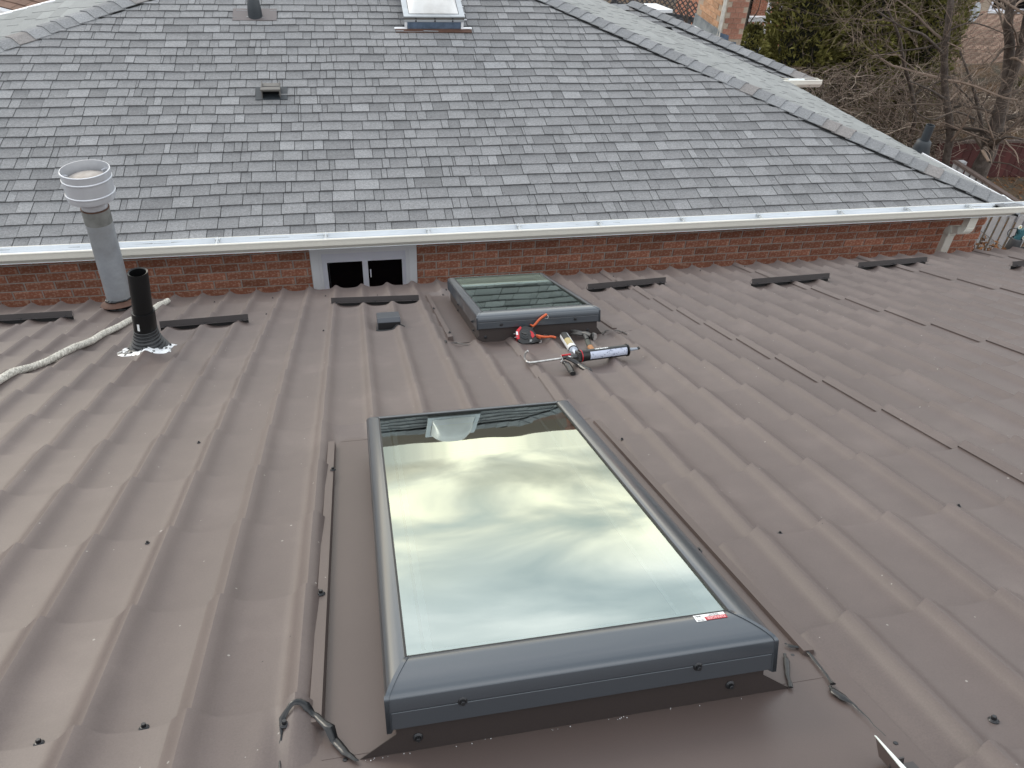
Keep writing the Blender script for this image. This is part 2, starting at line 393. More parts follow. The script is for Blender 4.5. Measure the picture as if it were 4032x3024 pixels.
XL, XR = seams[0], seams[-1]+1.1
# rear slope, ridge cap, walls, soffit
ytop = SR[1]*S_TOP-NR[1]*HR; ztop = SR[2]*S_TOP-NR[2]*HR
m = MB(); L_ = 5.2
m.add([(XL, ytop, ztop), (XR, ytop, ztop), (XR, ytop-L_*math.cos(RP), ztop-L_*math.sin(RP)), (XL, ytop-L_*math.cos(RP), ztop-L_*math.sin(RP))], [(0, 3, 2, 1)])
hp('rear_roof', m.mesh('rear_roof'), M_['roof'])
m = MB(); m.tube([(XL, ytop, ztop), (XR, ytop, ztop)], .07, 10); hp('ridge_cap', m.mesh('ridge_cap', True), M_['flash'])
ye = SR[1]*EAVE-NR[1]*HR; ze = SR[2]*EAVE-NR[2]*HR
m = MB(); yb = ytop-L_*math.cos(RP)
yw = ye-.32; zt = ze-.16
m.add([(XL+.3, yb+.3, GZ), (XR-.3, yb+.3, GZ), (XR-.3, yw, GZ), (XL+.3, yw, GZ), (XL+.3, yb+.3, zt), (XR-.3, yb+.3, zt), (XR-.3, yw, zt), (XL+.3, yw, zt)],
      [(0, 1, 5, 4), (1, 2, 6, 5), (2, 3, 7, 6), (3, 0, 4, 7)])
hp('wall', m.mesh('wall'), M_['brick'])
m = MB(); m.box((XL, ye-.34, ze-.165), (XR, ye-.02, ze-.15)); m.box((XL, ye-.035, ze-.15), (XR, ye-.015, ze-.02)); hp('soffit', m.mesh('soffit'), M_['flash_dark'])

# screws -----------------------------------------------------------
def screw_mesh(k=1.0, big=True):
    m = MB()
    m.lathe([(.0001, .0), (.0085*k, .0), (.0085*k, .0012*k), (.0068*k, .0026*k), (.0068*k, .0030*k)], 20)
    m.lathe([(.0068*k, .0030*k), (.0060*k, .0038*k), (.0044*k, .0040*k)], 20)
    m.lathe([(.0042*k, .0036*k), (.0042*k, .0085*k), (.0036*k, .0092*k), (.0001, .0092*k)], 6)
    return m.mesh('screw', False)
SCR = screw_mesh(1.0); SCR.materials.append(M_['screw'])
roof_screws = [(584, 2157), (151, 2918), (565, 2855), (1358, 2983), (1126, 2895), (3072, 2093), (3775, 1988), (3122, 2571), (3528, 2916), (3913, 2831), (2449, 1737), (162, 1233), (398, 1215), (845, 1191), (1074, 1176), (1050, 1246), (1274, 1305), (1282, 1167), (1486, 1162), (1688, 1155), (2243, 1118), (2415, 1102), (2365, 1277), (2757, 1076), (2932, 1064), (3100, 1052), (3255, 1039), (3417, 1029), (3563, 1018), (3721, 1009), (785, 1757)]
for (u, v) in roof_screws:
    x, s_ = rf(u, v, .008); z = roofh(x, s_)+.0006
    k = 1.05 if v > 2400 else .75
    o = hp('screw', SCR, None, RM(x, s_, z, random.random()*3) @ Matrix.Scale(k, 4))

# ================================================================== SKYLIGHTS
def rail_profile(wd, top=.138, out=.121, bot=.062):
    """(distance outwards, height) from the glass edge to the outer lower edge"""
    pts = [(0, top-.012), (0, top), (.004, top+.0025)]
    for i in range(1, 9):
        t = i/8*math.pi/2
        pts.append((.004+(wd-.004)*math.sin(t), (top+.0025)-(top+.0025-out)*(1-math.cos(t))))
    pts += [(wd, bot), (wd-.012, bot), (wd-.012, top-.012)]
    return pts
def skylight(x0, x1, s0, s1, label, gx0, gx1, gs0, gs1, screws_f, screws_a, side_screws, sticker=False, wings=(-.0645, .057), dz=0.0):
    """s0 = end nearest the ridge (towards the camera), all in roof coordinates"""
    t = empty('skylight', RM((x0+x1)/2, s0, 0), label, 'skylight', None)
    T = Matrix.Translation((-(x0+x1)/2, -s0, 0))
    LOW = ('curb', 'front_flashing')
    def p(name, m, mt, smooth=False, ang=35, par=t): return link(name, m.mesh(name, smooth, ang), mt, par, T if name in LOW else T @ Matrix.Translation((0, 0, dz)))
    # curb
    m = MB(); c0, c1, d0, d1 = x0+.014, x1-.014, s0+.017, s1-.014
    m.box((c0, d0+.002, 0), (c0+.018, d1, .115+dz)); m.box((c1-.018, d0+.002, 0), (c1, d1, .115+dz)); m.box((c0+.02, d1-.02, 0), (c1-.02, d1-.002, .115+dz))
    p('curb', m, M_['flash_dark'])
    m = MB()
    m.prism([(c0+wings[0], .002), (c1+wings[1], .002), (c1, .042), (c1, .088+dz), (c0, .088+dz), (c0, .042)], 'y', d0-.002, d0+.0)
    ap = p('front_flashing', m, M_['flash_dark'])
    # glazing rails, mitred to corner caps
    side, front, back = gx0-x0, gs0-s0, s1-gs1
    def rail(name, pts, f):
        m = MB(); n = len(pts); vs = [f(a, b, 0) for a, b in pts]+[f(a, b, 1) for a, b in pts]
        m.add(vs, [(i, i+1, n+i+1, n+i) for i in range(n-1)]+[tuple(range(n)), tuple(range(n, 2*n))[::-1]])
        return p(name, m, M_['frame'], True, 50)
    ps = rail_profile(side); pf = rail_profile(front, bot=.098); pb = rail_profile(back)
    cc = .0065
    rail('side_rail', ps, lambda a, z, e: (gx0-a, (gs0-.0-(a/side)*front*.98+cc*.2) if e == 0 else gs1+(a/side)*back*.98, z))
    rail('side_rail', ps, lambda a, z, e: (gx1+a*(x1-gx1)/side, (gs0-(a/side)*front*.98) if e == 0 else gs1+(a/side)*back*.98, z))
    rail('front_rail', pf, lambda a, z, e: ((gx0-(a/front)*side+cc) if e == 0 else gx1+(a/front)*(x1-gx1)-cc, gs0-a, z))
    rail('back_rail', pb, lambda a, z, e: ((gx0-(a/back)*side+.003) if e == 0 else gx1+(a/back)*(x1-gx1)-.003, gs1+a, z))
    # front fascia strip below a shadow groove
    m = MB(); m.box((x0+cc+.0008, s0+.0015, .062), (x1-cc-.0008, s0+.013, .0955)); fa = p('fascia', m, M_['frame']); bevel(fa, .0015, 2)
    m = MB(); m.box((x0+cc, s0+.004, .0945), (x1-cc, s0+.012, .0995)); p('gasket', m, M_['seam'])
    # corner covers
    for sgn in (0, 1):
        m = MB(); n = len(pf)
        pts = rail_profile(front, top=.1395, out=.1225, bot=.0585)
        n = len(pts)
        def fx(a, off):
            base = (gx0-(a/front)*side) if sgn == 0 else gx1+(a/front)*(x1-gx1)
            return base+(off if sgn == 0 else -off)
        vs = [(fx(a, cc), gs0-a-.0012, z) for a, z in pts]+[(fx(a, -.0012), gs0-a-.0012, z) for a, z in pts]
        fs = [(i, i+1, n+i+1, n+i) if sgn else (n+i, n+i+1, i+1, i) for i in range(n-1)]+[tuple(range(n)), tuple(range(n, 2*n))[::-1]]
        m.add(vs, fs)
        sx = x0-.0012 if sgn == 0 else x1-cc
        m.box((sx, s0-.0012, .0585), (sx+cc+.0012, s0+.014, .121))
        p('corner_cap', m, M_['frame'], True, 50)
    # gasket line round the glass, pane, white spacer, light shaft
    m = MB(); zt = .1385; q = .0028
    m.box((gx0-.001, gs0, zt-.008), (gx0+q, gs1, zt+.0008)); m.box((gx1-q, gs0, zt-.008), (gx1+.001, gs1, zt+.0008))
    m.box((gx0+q, gs0-.001, zt-.008), (gx1-q, gs0+q, zt+.0002)); m.box((gx0+q, gs1-q, zt-.008), (gx1-q, gs1+.001, zt+.0002)); p('gasket', m, M_['seam'])
    m = MB(); za_, zb2 = (zt-.003, zt-.003) if x0 < 0 else (zt-.0095, zt+.0015)
    m.add([(gx0, gs0, za_), (gx1, gs0, za_), (gx1, gs1, zb2), (gx0, gs1, zb2)], [(0, 1, 2, 3)])
    pane = p('pane', m, M_['pane'] if x0 < 0 else M_['pane_far'])
    m = MB(); e = .030; za, zb = zt-.032, zt-.014
    for lo, hi in (((gx0, gs0, za), (gx0+e, gs1, zb)), ((gx1-e, gs0, za), (gx1, gs1, zb)), ((gx0+e, gs0, za), (gx1-e, gs0+e, zb)), ((gx0+e, gs1-e, za), (gx1-e, gs1, zb))): m.box(lo, hi)
    p('inner_frame', m, M_['vinyl'])
    if x0 < 0:
        for (xa_, xb_, sd_) in ((gx0+.036, gx0+.049, 1), (gx1-.094, gx1-.086, 2)):
            m = MB(); nq = 90
            for i in range(nq+1):
                s_ = gs0+.004+(gs1-gs0-.10)*i/nq; j1 = .0022*mnoise.noise(Vector((i*.7, sd_, 0))); j2 = .0030*mnoise.noise(Vector((i*.9, sd_, 4)))
                m.v += [(xa_+j1, s_, zt-.0062), (xb_+j2, s_, zt-.0062)]; m.t += [.5, .5]
            m.f += [(2*i, 2*i+1, 2*i+3, 2*i+2) for i in range(nq)]; p('film_edge', m, M_['label'])
    D = -.62; m = MB(); a0, a1, b0, b1 = gx0+.006, gx1-.006, gs0+.006, gs1-.006
    m.add([(a0, b0, D), (a1, b0, D), (a1, b1, D), (a0, b1, D), (a0, b0, .118), (a1, b0, .118), (a1, b1, .118), (a0, b1, .118)],
          [(0, 1, 5, 4), (1, 2, 6, 5), (2, 3, 7, 6), (3, 0, 4, 7)])
    p('light_shaft', m, M_['shaft'])
    m = MB(); m.box((a0, b0, D-.02), (a1, b1, D)); p('shaft_floor', m, M_['shaftfloor'])
    # screws
    for (u, v) in screws_f+screws_a:
        isf = (u, v) in screws_f; S_ = s0+(.0015 if isf else .015)
        d = ray(u, v); P = d*(S_/(d@SR)); x = P[0]; z = P@NR+HR
        link('screw', SCR, None, t, T @ Matrix.Translation((x, S_, z)) @ Matrix.Rotation(math.pi/2, 4, 'X'))
    for (u, v, onrail) in side_screws:
        X0_ = x0 if onrail else x0+.014
        d = ray(u, v); P = d*(X0_/d[0]); z = P@NR+HR; S_ = P@SR
        link('screw', SCR, None, t, T @ Matrix.Translation((X0_, S_, z)) @ Matrix.Rotation(-math.pi/2, 4, 'Y'))
    return t, T
near, TN = skylight(-.0155, .676, 1.0725, 2.462, 'large near skylight with clouds reflected in its glass and a red and white danger sticker', .0245, .622, 1.157, 2.425,
    [(1821, 2759), (2747, 2623)], [(1646, 2902), (2874, 2696)], [])
zz = lambda x, y: (1600+.4069*x, 1000+.4069*y)
far, TF = skylight(.570, 1.231, 3.862, 5.115, 'smaller far skylight beside the tools, its green glass mirroring the shingle roof', .612, 1.188, 3.945, 5.078,
    [zz(918, 683), zz(1635, 628)], [zz(767, 805), zz(1755, 735)], [(*zz(390, 345), 1), (*zz(503, 487), 1), (*zz(640, 652), 1), (*zz(398, 420), 0), (*zz(503, 545), 0), (*zz(655, 738), 0)], wings=(-.038, .03), dz=.015)
# sticker on the front rail of the near skylight, reading upside down from here
def text(body, size, M, mt, parent, name='lettering', ext=.0001, bold=0.0):
    c = bpy.data.curves.new(name, 'FONT'); c.body = body; c.size = size; c.extrude = ext; c.offset = bold; c.align_x = 'CENTER'; c.align_y = 'CENTER'
    ob = bpy.data.objects.new(name, c); dg = bpy.context.evaluated_depsgraph_get()
    COL.objects.link(ob); dg.update(); me = bpy.data.meshes.new_from_object(ob.evaluated_get(dg)); COL.objects.unlink(ob); bpy.data.objects.remove(ob)
    me.materials.clear(); me.materials.append(mt)
    return link(name, me, None, parent, M)
def rail_z(a, wd, top=.138, out=.121):
    t = math.asin(min(1, max(0, (a-.004)/(wd-.004)))); return (top+.0025)-(top+.0025-out)*(1-math.cos(t))
def on_rail(xa, xb, aa, ab, lift, name, mt, par, T, wd=.0845, gs=1.157, n=6):
    m = MB(); vs = []
    for i in range(n+1):
        a = aa+(ab-aa)*i/n; z = rail_z(a, wd)+lift
        vs += [(xa, gs-a, z), (xb, gs-a, z)]
    m.add(vs, [(2*i, 2*i+1, 2*i+3, 2*i+2) for i in range(n)]); return link(name, m.mesh(name, True), mt, par, T)
sx0, sx1 = .549, .609
st = on_rail(sx0, sx1-.0, .0045, .0125, .0006, 'sticker', M_['label'], near, TN)
st['label'] = 'white warning sticker with a red band'
on_rail(sx0, sx0+.019, .0125, .0235, .0006, 'sticker', M_['label'], near, TN)
rb = on_rail(sx0+.019, sx1+.0008, .0125, .0225, .0007, 'sticker_band', M_['red'], near, TN); rb['label'] = 'red band reading DANGER'
def tl(a): # tilt of rail surface
    return math.atan2(rail_z(a+.003, .0845)-rail_z(a-.003, .0845), .006)
def railM(x, a, lift): return TN @ Matrix.Translation((x, 1.157-a, rail_z(a, .0845)+lift)) @ Matrix.Rotation(-tl(a), 4, 'X')
RZ = Matrix.Rotation(0, 4, 'Z')
UD = Matrix.Rotation(math.pi, 4, 'Z')
text('DANGER', .0090, railM(.589, .0173, .0010) @ UD, mat('pink_print', (.75, .35, .36), .4), near, bold=.0003)
text('VELUX', .0048, railM(.5585, .0205, .0009) @ UD, M_['ink'], near)
text('KEEP OFF GLASS', .0030, railM(.588, .0104, .0009) @ UD, M_['ink'], near)
text('RISK OF FALL', .0030, railM(.588, .0070, .0009) @ UD, M_['ink'], near)
# falling-figure pictogram
m = MB(); m.tube([(-.009, .004, 0), (.002, .002, 0), (.008, -.003, 0)], .0013, 6); m.tube([(.002, .002, 0), (.006, .007, 0)], .001, 6); m.tube([(-.003, .003, 0), (-.005, -.003, 0)], .001, 6); m.tube([(-.009, .004, 0), (-.013, .0, 0)], .001, 6); m.tube([(-.012, .007, 0), (-.0122, .0074, 0)], .0018, 8)
link('pictogram', m.mesh('pictogram'), M_['ink'], near, railM(.5585, .0105, .0008) @ Matrix.Scale(.5, 4))
m = MB(); rq = random.Random(9)
for _ in range(26):
    f = rq.random(); m.box((-.0015, -.001, 0), (.0015, .001, .0016), TN @ Matrix.Translation((-.06+f*.77, 1.083+rq.uniform(-.004, .002), .0045)) @ Matrix.Rotation(rq.random()*3, 4, 'Z') @ Matrix.Scale(rq.uniform(.25, .6), 4))
DB = m
# side flashings and front apron of both skylights (parts of the roof house)
def strip(name, x0, x1, s0, s1, z, mt, raised=None):
    m = MB(); m.box((x0, s0, z-.0012), (x1, s1, z)); hp(name, m.mesh(name), mt, MR)
for (xc, sg) in ((-.138, 1), (.805, -1)):
    m = MB()
    hq = .0255 if sg > 0 else .0125
    a = [(xc-.014*sg, -.004), (xc-.012*sg, hq-.001), (xc+.010*sg, hq), (xc+.013*sg, .0036)]
    vs = [(x, 1.17, z) for x, z in a]+[(x, 2.56, z) for x, z in a]
    fs = [(i, i+1, 5+i, 4+i) for i in range(3)]+[(0, 1, 2, 3), (7, 6, 5, 4)]
    m.add(vs, fs); hp('flashing_edge', m.mesh('flashing_edge'), M_['flash'], MR)
strip('side_flashing', -.127, -.003, 1.10, 2.60, .0036, M_['flash']); strip('side_flashing', .664, .795, 1.10, 2.60, .0036, M_['flash'])
strip('back_flashing', -.127, .795, 2.604, 2.70, .0030, M_['flash'])
m = MB()
xa, xb = -.215, .845
N1, N2 = 20, 16
for j in range(N2+1):
    s_ = -.35+(1.20+.35)*j/N2
    for i in range(N1+1):
        x = xa+(xb-xa)*i/N1
        if s_ > 1.075: z = .0030
        else: z = .0030+.0010*mnoise.noise(Vector((x*4, s_*4, 3)))
        if i in (0, N1): z -= .001
        m.v.append((x, s_ if not (j == N2) else 1.195 + .01*mnoise.noise(Vector((x*9, 0, 1))), z)); m.t.append(.5)
for j in range(N2):
    for i in range(N1):
        a = j*(N1+1)+i; m.f.append((a, a+1, a+N1+2, a+N1+1))
hp('front_apron', m.mesh('front_apron', True), M_['flash'], MR)
tag(link('white_debris', DB.mesh('white_debris'), M_['white'], None, MR @ TN.inverted()), 'tiny white crumbs along the foot of the near skylight front', 'debris', kind='stuff')
# far skylight flashings
m = MB()
for xc, sg, s1_ in ((.443, 1, 5.24), (1.345, -1, 5.2)):
    hq = .028 if sg > 0 else .012
    a = [(xc-.016*sg, -.004), (xc-.012*sg, hq-.002), (xc+.013*sg, hq), (xc+.017*sg, .0042)]
    vs = [(x, 3.96, z) for x, z in a]+[(x, s1_, z) for x, z in a]
    m = MB(); m.add(vs, [(i, i+1, 5+i, 4+i) for i in range(3)]+[(0, 1, 2, 3), (7, 6, 5, 4)]); hp('flashing_edge', m.mesh('flashing_edge'), M_['flash'], MR)
strip('side_flashing', .457, .583, 3.90, 5.28, .0042, M_['flash']); strip('side_flashing', 1.218, 1.33, 3.90, 5.24, .0042, M_['flash'])
m = MB(); NA = 60
for j, (s_, dz) in enumerate(((3.835, .0015), (3.850, .0025), (3.868, .0035), (3.885, .0045))):
    for i in range(NA+1):
        x = .42+(1.40-.42)*i/NA; z = max(roofh(x, s_), .0)+dz
        m.v.append((x, s_+(.012*mnoise.noise(Vector((x*8, 0, 5))) if j == 0 else 0), z)); m.t.append(.5)
for j in range(3):
    for i in range(NA):
        a = j*(NA+1)+i; m.f.append((a, a+1, a+NA+2, a+NA+1))
hp('front_apron', m.mesh('front_apron', True), M_['flash'], MR)
for (u, v) in [(1265, 2347), (1312, 1857), (2751, 2161), zz(265, 543), zz(418, 778), zz(355, 410)]:
    x, s_ = rf(u, v, .02); hp('screw', SCR, None, RM(x, s_, (.0255 if x < .5 else .0125) if v > 1500 else .0275, random.random()) @ Matrix.Scale(1.1 if v > 1500 else 1, 4))

# sealant beads ------------------------------------------------------
def bead(name, pts, widths, label, z0=.004, parts=None):
    """smeared sealant along points given on the roof; flattened irregular tube"""
    P = []; Wd = []
    for i in range(len(pts)-1):
        k = max(3, int(math.dist(pts[i], pts[i+1])/.008))
        for j in range(k):
            t = j/k; P.append((pts[i][0]*(1-t)+pts[i+1][0]*t, pts[i][1]*(1-t)+pts[i+1][1]*t)); Wd.append(widths[i]*(1-t)+widths[i+1]*t)
    P.append(pts[-1]); Wd.append(widths[-1])
    m = MB(); pts3 = []
    for i, (x, s_) in enumerate(P):
        x += .0022*mnoise.noise(Vector((i*.35, 0, 2))); s_ += .0022*mnoise.noise(Vector((i*.35, 4, 2)))
        zt0 = max(roofh(x, s_), z0)+.0050; zt0 = max(zt0, .0265) if -.160 < x < -.112 and 1.10 < s_ < 1.26 else zt0; pts3.append((x, s_, zt0))
    rs = [max(.0008, .78*w_*(1+.45*mnoise.noise(Vector((i*.5, 9, 1))))) for i, w_ in enumerate(Wd)]
    m.tube(pts3, rs, 8, True, None, .42)
    o = tag(link(name, m.mesh(name, True, 60), M_['tar'], None, MR), label, 'sealant'); return o
z5 = lambda x, y: rf(1050+.31584*x, 2500+.31584*y, .008)
z6 = lambda x, y: rf(2600+.31646*x, 2300+.31646*y, .008)
bead('sealant_bead', [z5(165, 1750), z5(162, 1560), z5(180, 1440), z5(188, 1340), z5(215, 1200), z5(330, 1100), z5(450, 1060), z5(560, 1075), z5(640, 1125), z5(760, 1230), z5(880, 1350), z5(980, 1470), z5(1080, 1540), z5(1150, 1570)],
     [.0012, .0022, .004, .0016, .007, .0065, .008, .0085, .0075, .010, .010, .009, .006, .002], 'black sealant smeared over the left corner of the near skylight apron')
bead('sealant_bead', [z6(1550, 740), z6(1620, 775), z6(1740, 790), z6(1830, 850), z6(1930, 960), z6(2030, 1090), z6(2110, 1200), z6(2150, 1250)], [.003, .0055, .0045, .0045, .004, .004, .0035, .006],
     'black sealant arch beside the right corner of the near skylight')
z7 = lambda x, y: rf(2600+.6774*x, 1900+.6774*y, .008)
bead('sealant_bead', [z7(985, 1185), z7(1010, 1215), z7(1060, 1250), z7(1105, 1278), z7(1150, 1320), z7(1190, 1355), z7(1240, 1410), z7(1310, 1475)], [.004, .010, .011, .004, .003, .002, .0009, .0006],
     'blob and thin trail of black sealant running down towards the bottom right')
bead('sealant_bead', [z6(1545, 870), z6(1570, 960), z6(1580, 1080), z6(1590, 1180), z6(1625, 1290)], [.004, .007, .006, .0045, .0055], 'short upright smear of sealant at the right tip of the near skylight flashing')
bead('sealant_bead', [rf(*zz(375, 870), .01), rf(*zz(385, 905), .01), rf(*zz(395, 865), .01), rf(*zz(480, 855), .01), rf(*zz(600, 878), .01)], [.004, .005, .004, .004, .003], 'thin black sealant at the left corner of the far skylight apron')
bead('sealant_bead', [rf(*zz(1900, 775), .01), rf(*zz(1930, 735), .01), rf(*zz(2055, 738), .01), rf(*zz(2130, 785), .01)], [.005, .004, .005, .004], 'jagged black sealant at the right corner of the far skylight apron')
m = MB()  # sealant lump on the screw left of the near skylight
x, s_ = z5(265, 1240)
for k in range(3):
    a = k*2.1; m.lathe([(.0001, .011), (.006, .010), (.010, .006), (.012, .001), (.013, 0)], 12, Matrix.Translation((.006*math.cos(a), .006*math.sin(a), 0)))
tag(link('sealant_blob', m.mesh('sealant_blob', True, 60), M_['tar'], None, RM(x, s_, .012)), 'round black sealant blob covering a screw at the bead end, left of the near skylight', 'sealant')

# ================================================================== SNOW GUARDS
guards = [((-.36-1.98, 5.10), (268, 1239), 'leftmost snow guard at the picture edge, below the flue'),
          ((616, 1279), (970, 1249), 'snow guard running behind the black vent pipe'),
          ((1302, 1183), (1652, 1171), 'snow guard just under the white framed window'),
          ((2327, 1128), (2637, 1100), 'snow guard right of the far skylight, against the brick wall'),
          ((2982, 1112), (3290, 1088), 'lower snow guard of the pair on the right, further from the eave'),
          ((3403, 1046), (3676, 1023), 'snow guard below the cream downpipe'),
          ((4018, 1043), (4.706+.66, 4.85), 'snow guard cut off by the right picture edge')]
for a, b, lab in guards:
    A = rf(*a, .06) if a[0] > 10 else a
    B = rf(*b, .06) if b[0] > 10 else b
    A = (A[0], A[1]+.07); B = (B[0], B[1]+.07)
    L0 = math.dist(A, B); ang = math.atan2(B[1]-A[1], B[0]-A[0])
    zb = .0250+.0200*(((min(A[1], B[1])-STEP0)/STEP) % 1.0)
    t = empty('snow_guard', RM(A[0], A[1], zb, ang), lab, 'snow guard', 'snow guards along the eave')
    th = .0018
    m = MB(); m.prism([(0.0, 0.0), (0.0, .036), (th, .036), (th, th), (.03, th), (.03, 0)], 'x', 0, L0)
    o = link('plate', m.mesh('plate'), M_['guard'], t); 
    m = MB(); m.prism([(-.016, 0.0), (-.016, th), (-.0004, th+.001), (-.0004, 0)], 'x', 0, L0)
    link('lip', m.mesh('lip'), M_['guard'], t)
    for xe in (.0005, L0-.002):
        m = MB(); m.prism([(.03, 0), (.03, th), (.0021, .036), (.0021, .034)], 'x', xe, xe+.0015); link('end_plate', m.mesh('end_plate'), M_['guard'], t)
    m = MB(); nq = 60; ca, sa_ = math.cos(ang), math.sin(ang)
    for i in range(nq+1):
        l = L0*i/nq; xx, ss = A[0]+ca*l-sa_*.012, A[1]+sa_*l+ca*.012; m.v += [(l, .012, roofh(xx, ss)-zb-.002), (l, .012, .0)]; m.t += [.5, .5]
    m.f += [(2*i, 2*i+2, 2*i+3, 2*i+1) for i in range(nq)]; link('gap_shade_fill', m.mesh('gap_shade_fill'), M_['dark'], t)  # black sheet added so the gap under the plate reads as deep shade
    for f in (.06, .5, .93): link('screw', SCR, None, t, Matrix.Translation((L0*f, -.008, th)) @ Matrix.Scale(.8, 4))

# ================================================================== FLUE
x, s_ = rf(485, 1225); P = MR @ Vector((x, s_, .01))
fb = empty('flue_pipe', Matrix.Translation(P), 'tall galvanised flue pipe with a wide silver draught cap', 'flue')
topd = Vector((.03, -.02, 0))  # slight lean over its height
Mf = Matrix(((1, 0, .030, 0), (0, 1, .0, 0), (0, 0, 1, 0), (0, 0, 0, 1)))
rp_ = .0775
HX = .105; Mf = Mf  # pipe height above the roof
Mc = Mf @ Matrix.Translation((0, 0, .684+HX)) @ Matrix.Diagonal((1, 1, 1.22, 1)) @ Matrix.Translation((0, 0, -.684))
m = MB(); m.lathe([(rp_, -.12), (rp_, .02), (rp_, .35), (rp_, .595+HX)], 40, Mf); link('pipe', m.mesh('pipe', True), M_['galv'], fb)
m = MB(); m.lathe([(rp_+.0008, .53+HX), (rp_+.0010, .585+HX), (rp_+.0012, .62+HX), (rp_-.004, .625+HX)], 40, Mf); link('sooty_band', m.mesh('sooty_band', True), M_['galvdirt'], fb)
m = MB(); m.lathe([(rp_-.002, .618+HX), (rp_+.003, .622+HX), (rp_+.003, .628+HX), (rp_-.002, .630+HX)], 40, Mf); link('rust_ring', m.mesh('rust_ring', True), M_['rust'], fb)
m = MB(); m.lathe([(rp_-.004, .625+HX), (rp_-.006, .66+HX), (rp_-.004, .672+HX), (.095, .682+HX), (.118, .690+HX)], 40, Mf); link('neck', m.mesh('neck', True), M_['alu'], fb)
rc = .134; m = MB()
pr = [(rc-.012, .684), (rc-.002, .690), (rc, .700), (rc, .716), (rc+.004, .719), (rc+.004, .724), (rc, .727), (rc, .787), (rc+.004, .790), (rc+.004, .795), (rc, .798), (rc, .829), (rc+.003, .832), (rc, .835), (rc-.003, .835), (rc-.003, .80), (rc-.003, .79), (rc-.003, .70)]
m.lathe(pr, 56, Mc); link('cap_band', m.mesh('cap_band', True, 30), M_['alu'], fb)
m = MB(); m.lathe([(rc-.016, .776), (rc-.030, .792), (.06, .803), (.0001, .806)], 40, Mc); m.lathe([(rc-.016, .776), (rc-.03, .770), (.0001, .770)], 40, Mc); link('cap_disc', m.mesh('cap_disc', True), mat('dirty_cap_top', (.30, .26, .23), .6, col2=(.42, .38, .35), nscale=12), fb)
for k in range(3):
    m = MB(); a = k*2.09+.9; m.box((rc-.026, -.008, .70), (rc-.0035, .008, .80), Mc @ Matrix.Rotation(a, 4, 'Z'))
    link('bracket', m.mesh('bracket'), M_['alu'], fb)
m = MB(); Rt = Matrix.Translation((.002, 0, .078)) @ Matrix.Rotation(math.radians(-5), 4, 'Y') @ Matrix.Rotation(math.radians(-11), 4, 'X')
m.lathe([(rp_+.001, .018), (rp_+.003, .008), (.120, -.012), (.123, -.017), (.118, -.018), (rp_, .0)], 44, Rt); link('storm_collar', m.mesh('storm_collar', True), M_['rust'], fb)
def lumpy_ring(r, z, th, n=64, M=None, sx=1.0):
    m = MB(); pts = []; rs = []
    for k in range(n+1):
        a = 2*math.pi*k/n; rr = r*(1+.05*mnoise.noise(Vector((math.cos(a)*2, math.sin(a)*2, z*9))))
        pts.append((rr*math.cos(a)*sx, rr*math.sin(a), z+.006*mnoise.noise(Vector((math.cos(a)*5, math.sin(a)*5, 1)))))
        rs.append(th*(1+.5*mnoise.noise(Vector((math.cos(a)*6, math.sin(a)*6, 5)))))
    m.tube(pts, rs, 7, False, M); return m
link('sealant_ring', lumpy_ring(rp_+.004, .014, .007, 64, Rt).mesh('sealant_ring', True, 60), M_['tar'], fb)
Mt = Matrix.Rotation(-RP, 4, 'X')
link('sealant_ring', lumpy_ring(.100, .034, .016, 64, Mt).mesh('sealant_ring', True, 60), M_['tar'], fb)

# ================================================================== BLACK VENT PIPE
x, s_ = rf(586, 1385); P = MR @ Vector((x, s_, .012))
vb = empty('vent_pipe', Matrix.Translation(P), 'black plastic vent pipe in a ribbed rubber boot with silver edge', 'vent pipe')
Mv = Matrix(((1, 0, .115, 0), (0, 1, .02, 0), (0, 0, 1, 0), (0, 0, 0, 1)))
r_ = .0475
m = MB(); m.lathe([(r_-.0085, .16), (r_-.0085, .452), (r_-.001, .456), (r_, .452), (r_, .12)], 40, Mv); link('pipe', m.mesh('pipe', True, 50), M_['blackpipe'], vb)
m = MB(); m.lathe([(r_, .236), (r_+.008, .236), (r_+.0085, .231), (r_+.0085, .115), (r_+.004, .11)], 40, Mv); link('coupling', m.mesh('coupling', True, 40), M_['blackpipe'], vb)
m = MB(); m.lathe([(r_-.0084, .30), (.0001, .30)], 24, Mv); link('pipe_bore', m.mesh('pipe_bore'), M_['dark'], vb)
pr = []
nst = 7
for k in range(nst):
    f = k/nst; rr = .056+.050*f**1.7; z0 = .128*(1-f)+.004; z1 = .128*(1-(k+1)/nst)+.004
    pr += [(rr, z0), (rr+.0028, z0-.002), (rr+.0035, z0-.005), (rr+.002, z1+.0045)]
m = MB(); m.lathe(pr+[(.108, .003)], 44, Mv); link('boot', m.mesh('boot', True, 25), M_['rubber'], vb)
